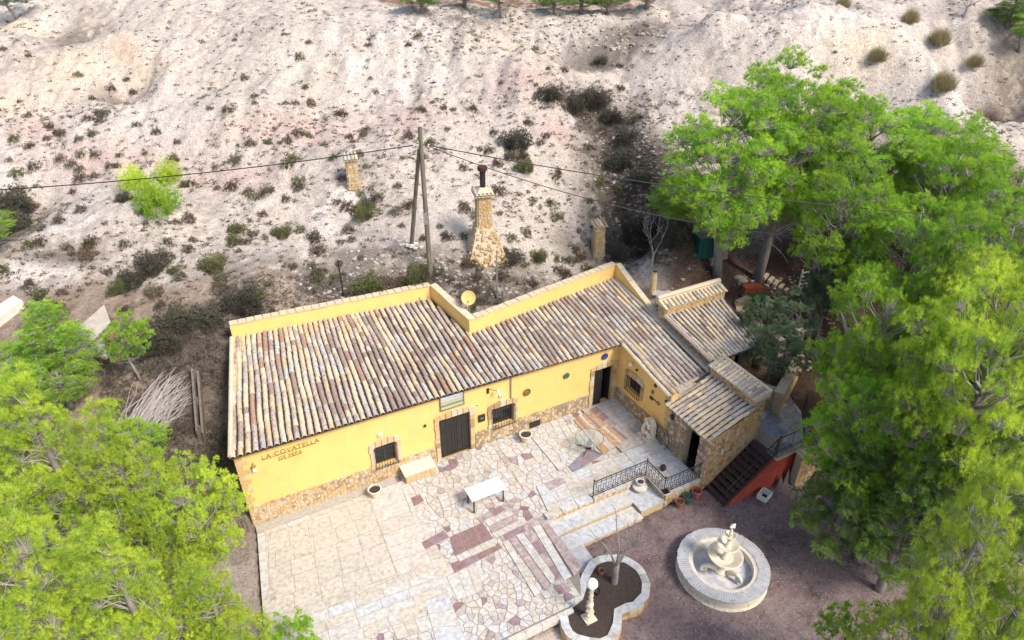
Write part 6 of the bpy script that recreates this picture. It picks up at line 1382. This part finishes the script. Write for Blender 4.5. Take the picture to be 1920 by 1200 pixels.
def dens(px, py, x, y):
    d = .25 + .75*min(1, max(0, (py-120)/250)); 
    if px > 1250: d *= .25
    return d*(.35+1.3*float(fbm(np.array([x*.35]), np.array([y*.35]), 6)[0]))
while placed < 300 and tries < 5000:
    tries += 1; px, py = rg.uniform(0, 1880), rg.uniform(60, 590)
    if px > 1180 and py > 260: continue
    if inpoly(np.array([px]), np.array([py]), [(425, 630), (425, 600), (820, 525), (870, 585), (1165, 495), (1230, 600), (1230, 640)])[0]: continue
    b = OG(px, py)
    if rg.rand() > dens(px, py, b[0], b[1]): continue
    s = rg.uniform(.32, .75)*(1 if py > 200 else .85); o = link('scrub_tuft', SM[rg.randint(6)], None, b-np.array([0, 0, .03])); o.scale = (s*rg.uniform(.8, 1.25), s, s*rg.uniform(.8, 1.3)); o.rotation_euler[2] = rg.uniform(0, 6.28)
    tag(o, '%s scrub tuft %s' % (o.data.materials[0].name.split('_')[0].replace('scrub', 'grey'), ('on the high bare slope' if py < 150 else 'on the upper slope' if py < 260 else 'on the middle slope' if py < 400 else 'low down behind the house') + (' at the far left' if px < 320 else ' left of the pole' if px < 770 else ' right of the pole' if px < 1180 else ' on the right spur')), 'shrub', 'scrub tufts dotted over the hillside'); placed += 1
# ground cover too small to count: fine scrub, twigs and stones
Vs, Fs, Ts, off = [], [], [], 0
for i in range(15000):
    px, py = rg.uniform(-20, 1920), rg.uniform(-5, 620)
    if (px > 1240 and py > 330): continue
    x, y = None, None
    d = ray(px, py); x0 = C0+d*((CAM_H-(4.9+.37*(28-27)))/-d[2]); 
    yy = (CAM_H-4.9+.37*27)/( -d[2]/d[1]+.37); x, y = d[0]/d[1]*yy, yy; 
    if y > 62 or y < 24: continue
    hs_, ht_ = hf((x, y, 0))[:2]
    if inpoly(np.array([hs_]), np.array([ht_]), [(-.4, -1), (16, -1), (23, -4), (23, 1), (19.2, 4.4), (10.4, 3.2), (10, 5.9), (1, 6.3)])[0]: continue
    k = float(fbm(np.array([x*.4+3]), np.array([y*.4]), 9)[0])
    if rg.rand() > (k-.25)*1.7*(1 if y < 40 else .55): continue
    n = 16; s = rg.uniform(.04, .17); v = unit(rg, n); v[:, 2] = abs(v[:, 2]); P_ = v*rg.uniform(0, 1, (n, 1))*s*np.array([1.4, 1, .7])+np.array([x, y, hz(x, y)])
    a, f = tufts(rg, P_, v, s*.8, .03, 2, .8); Vs.append(a); Fs.append(f+off); off += len(a); Ts.append(np.full(len(a), rg.uniform(0, 1)))
o = link('low_scrub', tri_mesh('low_scrub', np.concatenate(Vs), np.concatenate(Fs), np.concatenate(Ts), [M['scrub_grey']])); tag(o, 'fine dry scrub scattered over the hillside', 'scrub', kind='stuff')
Vs, Fs, Ts, off = [], [], [], 0
for i in range(11500):
    if i < 4600: px, py = rg.uniform(190, 470), rg.uniform(600, 960)
    elif i < 6600: px, py = rg.uniform(400, 1160), rg.uniform(520, 610)
    else:
        f_ = rg.uniform(0, 1); px, py = np.interp(f_, (0, .2, .5, 1), (1040, 1130, 1175, 1225))+rg.normal(0, 26+24*f_), np.interp(f_, (0, .2, .5, 1), (185, 200, 310, 490))+rg.normal(0, 14)
    if inpoly(np.array([px]), np.array([py]), [(436, 1200), (428, 612), (820, 536), (868, 592), (1165, 502), (1240, 600), (1240, 700)])[0]: continue
    b = OG(px, py); k = float(fbm(np.array([b[0]*.9]), np.array([b[1]*.9]), 2)[0])
    if rg.rand() > (k-.28)*2.4: continue
    n = 12; s = rg.uniform(.08, .2); v = unit(rg, n); v[:, 2] = abs(v[:, 2])+.2; P_ = v*rg.uniform(0, 1, (n, 1))*s*np.array([1.2, 1.2, .6])+b
    a, f = tufts(rg, P_, v/np.linalg.norm(v, axis=1, keepdims=True), s*1.1, .018, 3, .9); Vs.append(a); Fs.append(f+off); off += len(a); Ts.append(np.full(len(a), rg.uniform(0, 1)))
o = link('dry_undergrowth', tri_mesh('dry_undergrowth', np.concatenate(Vs), np.concatenate(Fs), np.concatenate(Ts), [leaf_mat('dead_undergrowth', (.26, .22, .18), (.075, .065, .055), .1, .1)])); tag(o, 'grey dry undergrowth around the back and left end of the house', 'undergrowth', kind='stuff')
# loose stones: joined, uncountable
mb = MB(); cnt = 0
for i in range(1900):
    z = rg.rand()
    if z < .4: px, py = rg.normal(1190, 50), rg.normal(330, 110)
    elif z < .6: px, py = rg.uniform(560, 1150), rg.uniform(470, 560)
    elif z < .75: px, py = rg.uniform(1380, 1600), rg.uniform(520, 700)
    else: px, py = rg.uniform(750, 1250), rg.uniform(8, 100)
    if inpoly(np.array([px]), np.array([py]), [(425, 630), (425, 600), (820, 525), (870, 585), (1165, 495), (1240, 560), (1350, 530), (1430, 650), (1430, 900), (1230, 700)])[0] or py > 720: continue
    b = OG(px, py); s = rg.uniform(.03, .10)*(1 if z < .75 else 1.5)
    c = MB(); q = [(sx_*s*rg.uniform(.6, 1.1), sy_*s*rg.uniform(.6, 1.1), sz_*s*.5*rg.uniform(.5, 1.1)) for sz_ in (-1, 1) for sx_, sy_ in ((-1, -1), (1, -1), (1, 1), (-1, 1))]
    a = rg.uniform(0, 6.28); q = [(p[0]*math.cos(a)-p[1]*math.sin(a)+b[0], p[0]*math.sin(a)+p[1]*math.cos(a)+b[1], p[2]+b[2]+.01) for p in q]
    mb.hexa(q, rg.randint(3))
o = mb.build('loose_stones', [mat('hill_stone', (.44, .39, .34), (.32, .28, .25), .95, 6, .4), STONE[4], mat('pale_hill_stone', (.54, .50, .45), (.42, .38, .34), .95, 6, .4)]); tag(o, 'loose stones and rubble scattered on the slope and garden', 'stones', kind='stuff')

M['pebble'] = leaf_mat('mixed_pebbles', (.50, .46, .42), (.16, .13, .12), .1, 0.0)
def pebbles(name, label, pts, sizes, tints, squash=.6):
    rg = np.random.RandomState(len(pts)); O = np.array([(1, 0, 0), (0, 1, 0), (-1, 0, 0), (0, -1, 0), (0, 0, 1), (0, 0, -1)], float); T_ = np.array([(0, 1, 4), (1, 2, 4), (2, 3, 4), (3, 0, 4), (1, 0, 5), (2, 1, 5), (3, 2, 5), (0, 3, 5)])
    n = len(pts); V_ = O[None]*rg.uniform(.55, 1.15, (n, 6, 1))*np.asarray(sizes)[:, None, None]*np.array([1, 1, squash]); a = rg.uniform(0, 6.28, n); c, s_ = np.cos(a)[:, None], np.sin(a)[:, None]
    V_ = np.stack([V_[..., 0]*c-V_[..., 1]*s_, V_[..., 0]*s_+V_[..., 1]*c, V_[..., 2]], -1)+np.asarray(pts)[:, None]; F_ = T_[None]+(np.arange(n)*6)[:, None, None]
    tag(link(name, tri_mesh(name, V_.reshape(-1, 3), F_.reshape(-1, 3), np.repeat(tints, 6), [M['pebble']])), label, 'stones', kind='stuff')
P_ = []
while len(P_) < 9000:
    s_, t_2 = rg.uniform(9.5, 21), rg.uniform(-14, -6.1)
    if t_2 > -7.4 and s_ > 16.2 or (t_2 > -7.3 and s_ < 10.7) or inpoly(np.array([s_]), np.array([t_2]), PATIO)[0] or math.hypot(s_-fx, t_2-fy) < 1.6 or (7.9 < s_ < 12.1 and -10.4 < t_2 < -7.2): continue
    p = HW(s_, t_2); P_.append((p[0], p[1], hz(p[0], p[1])))
pebbles('court_gravel', 'purple grey gravel and needles covering the court', P_, rg.uniform(.012, .035, len(P_)), np.clip(rg.beta(1.2, 2.6, len(P_)), 0, 1))
P_ = []
for i in range(30000):
    x, y = rg.uniform(-34, 34), rg.uniform(26.5, 56)
    q = proj((x, y, 8)); 
    if abs(x) > .72*y: continue
    hs_, ht_ = hf((x, y, 0))[:2]
    if inpoly(np.array([hs_]), np.array([ht_]), [(-.4, -1), (16, -1), (23, -4), (23, 1), (19.2, 4.4), (10.4, 3.2), (10, 5.9), (1, 6.3)])[0]: continue
    if rg.rand() > (float(fbm(np.array([x*.5+3]), np.array([y*.5]), 9)[0])-.2)*1.6: continue
    P_.append((x, y, hz(x, y)))
pebbles('hill_gravel', 'small stones and clods strewn over the pale hillside', P_, rg.uniform(.02, .065, len(P_)), np.clip(rg.beta(1.5, 1.3, len(P_)), 0, 1))

# ------------------------------------------------------------------ left yard
UPL = lambda px, py, dz: OG(px, py)+np.array([0, 0, dz])
o = thing('pale_slab', 'long pale plaster cave roof slab half hidden by the slim pine', 'slab', (0, 0, 0), 0)
q = [UPL(122, 655, .35), UPL(200, 584, .35), UPL(214, 622, .4), UPL(152, 690, .45)]
MB().hexa([tuple(p-np.array([0, 0, 1.2])) for p in q]+[tuple(p) for p in q]).build('slab_body', mat('white_plaster_slab', (.50, .45, .39), (.38, .33, .28), .9, 3, .6), o)
MB().tube([tuple(q[3]+(0.05, 0, .04)), tuple(q[2]+(.05, 0, .04))], .05, 5).build('slab_edge_pipe', M['oldwood'], o)
q = [UPL(-40, 610, .3), UPL(30, 565, .3), UPL(48, 577, .35), UPL(-20, 628, .4)]
o = thing('pale_slab', 'small pale slab at the left edge behind the pines', 'slab', (0, 0, 0), 0); MB().hexa([tuple(p-np.array([0, 0, 1.2])) for p in q]+[tuple(p) for p in q]).build('slab_body', M['castwhite'], o)
for i, (px, py) in enumerate(((205, 633), (211, 648), (192, 655), (200, 668), (186, 672))):
    b = OG(px, py); MBx = MB().box(-.22, .22, -.14, .14, 0, .16); o = tag(MBx.build('rubble_block', [M['terracotta'], M['terracotta'], M['castgrey'], M['castwhite'], M['oldwood']][i], loc=b, rot=rnd.uniform(0, 3)), ['brick red block by the pale slab, upper one', 'brick red block by the pale slab, lower one', 'grey block below the red blocks', 'white block below the red blocks', 'brown timber offcut below the red blocks'][i], 'block')
# brush pile
b = OG(300, 770); o = thing('brush_pile', 'fan shaped pile of pale cut branches left of the house', 'brush pile', b, 0)
e = OG(350, 700)-b; e0 = OG(275, 820)-b
mb = MB(); rr = random.Random(3)
for k in range(110):
    f = rr.random(); a = np.array([rr.gauss(0, .35), rr.gauss(0, .25), rr.uniform(0, .5)]); d_ = np.array([rr.gauss(.5, .22), rr.gauss(.85, .25), rr.uniform(0, .25)]); d_ /= np.linalg.norm(d_); l = rr.uniform(1.2, 2.6)
    st0 = a-d_*l*.55+np.array([rr.gauss(0, .25), 0, 0]); pts = []
    for i in range(5):
        p = st0+d_*l*i/4+np.array([rr.gauss(0, .05), rr.gauss(0, .05), .0]); g = hz(b[0]+p[0], b[1]+p[1])-b[2]; p[2] = g+.06+a[2]*(.4+.6*math.sin(math.pi*i/4)); pts.append(tuple(p))
    mb.tube(pts, [.028, .024, .018, .012, .006], 4)
mb.build('cut_branches', M['twig'], o)
# leaning boards
a, c = OG(364, 712), OG(373, 828)
o = thing('board_rail', 'two long weathered boards on edge beside the brush pile', 'fence', a, 0); d_ = c-a
for k, (x, z0_) in enumerate(((0, .55), (.20, .45))):
    mb = MB(); mb.hexa([(x, 0, z0_-.5), (x+.09, 0, z0_-.5), (x+.09+d_[0], d_[1], d_[2]+z0_-.5), (x+d_[0], d_[1], d_[2]+z0_-.5), (x, 0, z0_), (x+.09, 0, z0_), (x+.09+d_[0], d_[1], d_[2]+z0_), (x+d_[0], d_[1], d_[2]+z0_)]); mb.build('board', M['oldwood'], o)
for f in (.05, .5, .95): p = d_*f; MB().box(p[0]+.10, p[0]+.18, p[1]-.04, p[1]+.04, p[2]-.4, p[2]+.62).build('post', M['oldwood'], o)
pf = thing('picket_fence', 'short brown picket fence at the left foot of the house', 'fence', HW(-.95, -.15, 0), HA)
for i in range(8): x = i*.125-.12; h = .75+.05*math.sin(i*2.1); MB().hexa([(x, 0, -.1), (x+.07, 0, -.1), (x+.07, .02, -.1), (x, .02, -.1), (x, 0, h), (x+.07, 0, h-.04), (x+.07, .02, h-.04), (x, .02, h)]).build('picket', M['oldwood'], pf)
for z in (.2, .55): MB().box(-.15, .85, .022, .05, z, z+.07).build('rail', M['oldwood'], pf)

# ------------------------------------------------------------------ garden behind the hut
cw1 = [G(*p, 3.3) for p in ((1405, 556), (1383, 566), (1388, 582), (1408, 598), (1440, 618), (1470, 640))]
o = thing('curved_garden_wall', 'low curved stone garden wall by the green and orange boxes', 'wall', cw1[0], 0)
for a, c in zip(cw1[:-1], cw1[1:]):
    n_ = max(2, int(np.linalg.norm(c-a)/.3))
    for i in range(n_):
        p = a+(c-a)*(i+.04)/n_-cw1[0]; q = a+(c-a)*(i+.96)/n_-cw1[0]; d_ = (q-p)/np.linalg.norm(q-p); nn_ = np.array([-d_[1], d_[0], 0])*.16
        MB().hexa([tuple(v+np.array([0, 0, -1.0])) for v in (p-nn_, q-nn_, q+nn_, p+nn_)]+[tuple(v+np.array([0, 0, rnd.uniform(0, .03)])) for v in (p-nn_, q-nn_, q+nn_, p+nn_)]).build('wall_stone', STONE[rnd.choice((2, 4, 4, 1))], o)
def gwall(label, pa, pb, z, h=.9, th=.3, ms=(0, 1, 1, 2)):
    a, c = G(*pa, z), G(*pb, z); L_ = np.linalg.norm(c-a); an = math.atan2(c[1]-a[1], c[0]-a[0]); o = thing('garden_wall', label, 'wall', a, an)
    mb = MB().box(0, L_, 0, th, -h, -.05).build('wall_core', M['mortar'], o)
    MB().box(-.05, L_+.05, -.05, th+.05, -.048, .02).build('wall_coping', STONE[2], o)
    lay(voronoi([(0, -h), (L_, -h), (L_, -.055), (0, -.055)], .22, .16, .4), o, 'wall_stone', STONE, (6, 4, 1, 2, 0), 0, .04, .008, 60, lambda x, y, k: (x, -k, y), lift=.012, bevel=.12, stuffname='wall_stones')
gwall('ochre stone garden wall in front of the grey green trees', (1498, 556), (1550, 556), 4.0, .7)
gwall('short ochre wall corner below the longer garden wall', (1478, 606), (1500, 622), 3.4, .7)
gwall('shaded stone retaining wall curving under the drooping tree', (1400, 720), (1468, 738), 2.2, 1.3, .3)
gwall('shaded retaining wall rising right of the hut', (1468, 738), (1512, 660), 2.4, 1.4, .3)
gwall('rubble retaining wall right of the red wall under the dark pines', (1504, 856), (1570, 838), 1.12, 1.75, .3)
def boxthing(name, label, cat, px, z, dx, dy, h, m, rot=.3, lid=None):
    p = OG(px[0], px[1]+6, 20); o = thing(name, label, cat, p, rot)
    MB().prism([(-dx/2, -dy/2), (dx/2, -dy/2), (dx/2*1.04, dy/2), (-dx/2, dy/2)], 0, h, top=[(-dx/2*.92, -dy/2*.9), (dx/2*.92, -dy/2*.9), (dx/2*.92, dy/2*.9), (-dx/2*.92, dy/2*.9)]).build('body', m, o)
    MB().box(-dx/2*1.0, dx/2*1.0, -dy/2*.98, dy/2*.98, h+.002, h+.05).build('lid', lid or m, o); 
    for x in (-.3, 0, .3): MB().box(dx*x-.02, dx*x+.02, -dy/2*1.02-.02, -dy/2*1.0, h*.1, h*.8).build('rib', m, o)
M['green_paint'] = mat('green_paint', (.05, .26, .10), (.04, .20, .08), .5, 4, .1); M['orange_paint'] = mat('orange_red_paint', (.62, .13, .06), (.5, .10, .05), .5, 4, .1); M['teal'] = mat('teal_tank', (.02, .12, .10), (.015, .09, .08), .5, 4, .1)
boxthing('play_boat', 'green low trough beside the orange tub in the garden', 'trough', (1412, 560), 3.6, 1.2, .45, .30, M['green_paint'], .1)
boxthing('orange_tub', 'orange red tub behind the green trough', 'tub', (1408, 546), 3.7, .95, .45, .45, M['orange_paint'], .15)
boxthing('water_tank', 'dark teal tank under the leftmost grove pine', 'tank', (1318, 470), 4.6, 1.0, .9, 1.0, M['teal'], .2)
boxthing('beehive_box', 'pale boxes stacked by the grove trunk', 'box', (1336, 488), 4.3, .35, .35, .7, M['castwhite'], .3)
boxthing('beehive_box', 'pale box right of the leftmost grove trunk', 'box', (1356, 478), 4.4, .3, .3, .7, M['castwhite'], .3)
p = G(1443, 576, 4.0); g_ = hz(p[0], p[1]); o = thing('garden_lantern', 'tall garden lamp with a glass globe among the grey green trees', 'lamp post', (p[0], p[1], g_), 0)
hL = max(1.5, 4.0-g_); MB().tube([(0, 0, -.2), (0, 0, hL)], .035, 8).build('post', M['iron'], o); MB().ball((0, 0, hL+.18), .2, 16, 10).build('globe', M['globe'], o, smooth=True)
gs = thing('log_steps', 'rough pale stone steps climbing through the garden beside the grove', 'steps', OG(1478, 545), .9)
for i in range(6): MB().box(-.3, .3, i*.30, i*.30+.17, i*.10-.1, i*.10+.08).build('step_stone', STONE[2], gs)
o = thing('pallet_frame', 'pale wooden frame standing at the right of the rough garden steps', 'frame', OG(1496, 545), .2)
for i in range(5): MB().box(0, .9, 0, .03, .1+i*.22, .2+i*.22).build('slat', M['castwhite'], o)
for x in (0, .84): MB().box(x, x+.06, .032, .09, -.1, 1.2).build('upright', M['castwhite'], o)
for i, (px, py) in enumerate(((1385, 524), (1392, 530), (1320, 540))):
    b = OG(px, py, 20); mb = MB(); mb.ball((0, 0, .1), .22, 7, 5, sq=(1.3, .9, .6)); tag(mb.build('pale_rock', STONE[2], loc=b), ['pale rock between the two grove trunks', 'smaller pale rock beside the one between the grove trunks', 'pale rock behind the hut parapet'][i], 'rock')
for i, (px, py) in enumerate(((1240, 548), (1222, 575))):
    p = OG(px, py, 20); q = MB(); q.prism([(-.5, -.3), (.1, -.42), (.55, -.1), (.3, .35), (-.3, .3)], 0, .05); tag(q.build('flat_slab', M['castgrey'], loc=p), ['flat grey slab lying on the soil right of the round chimney pipe', 'flat grey slab at the foot of the round chimney pipe'][i], 'slab')
for o in list(scene.objects):
    if o.get('kind') is None and o.parent is None and o.name.startswith('tmp'): bpy.data.objects.remove(o)
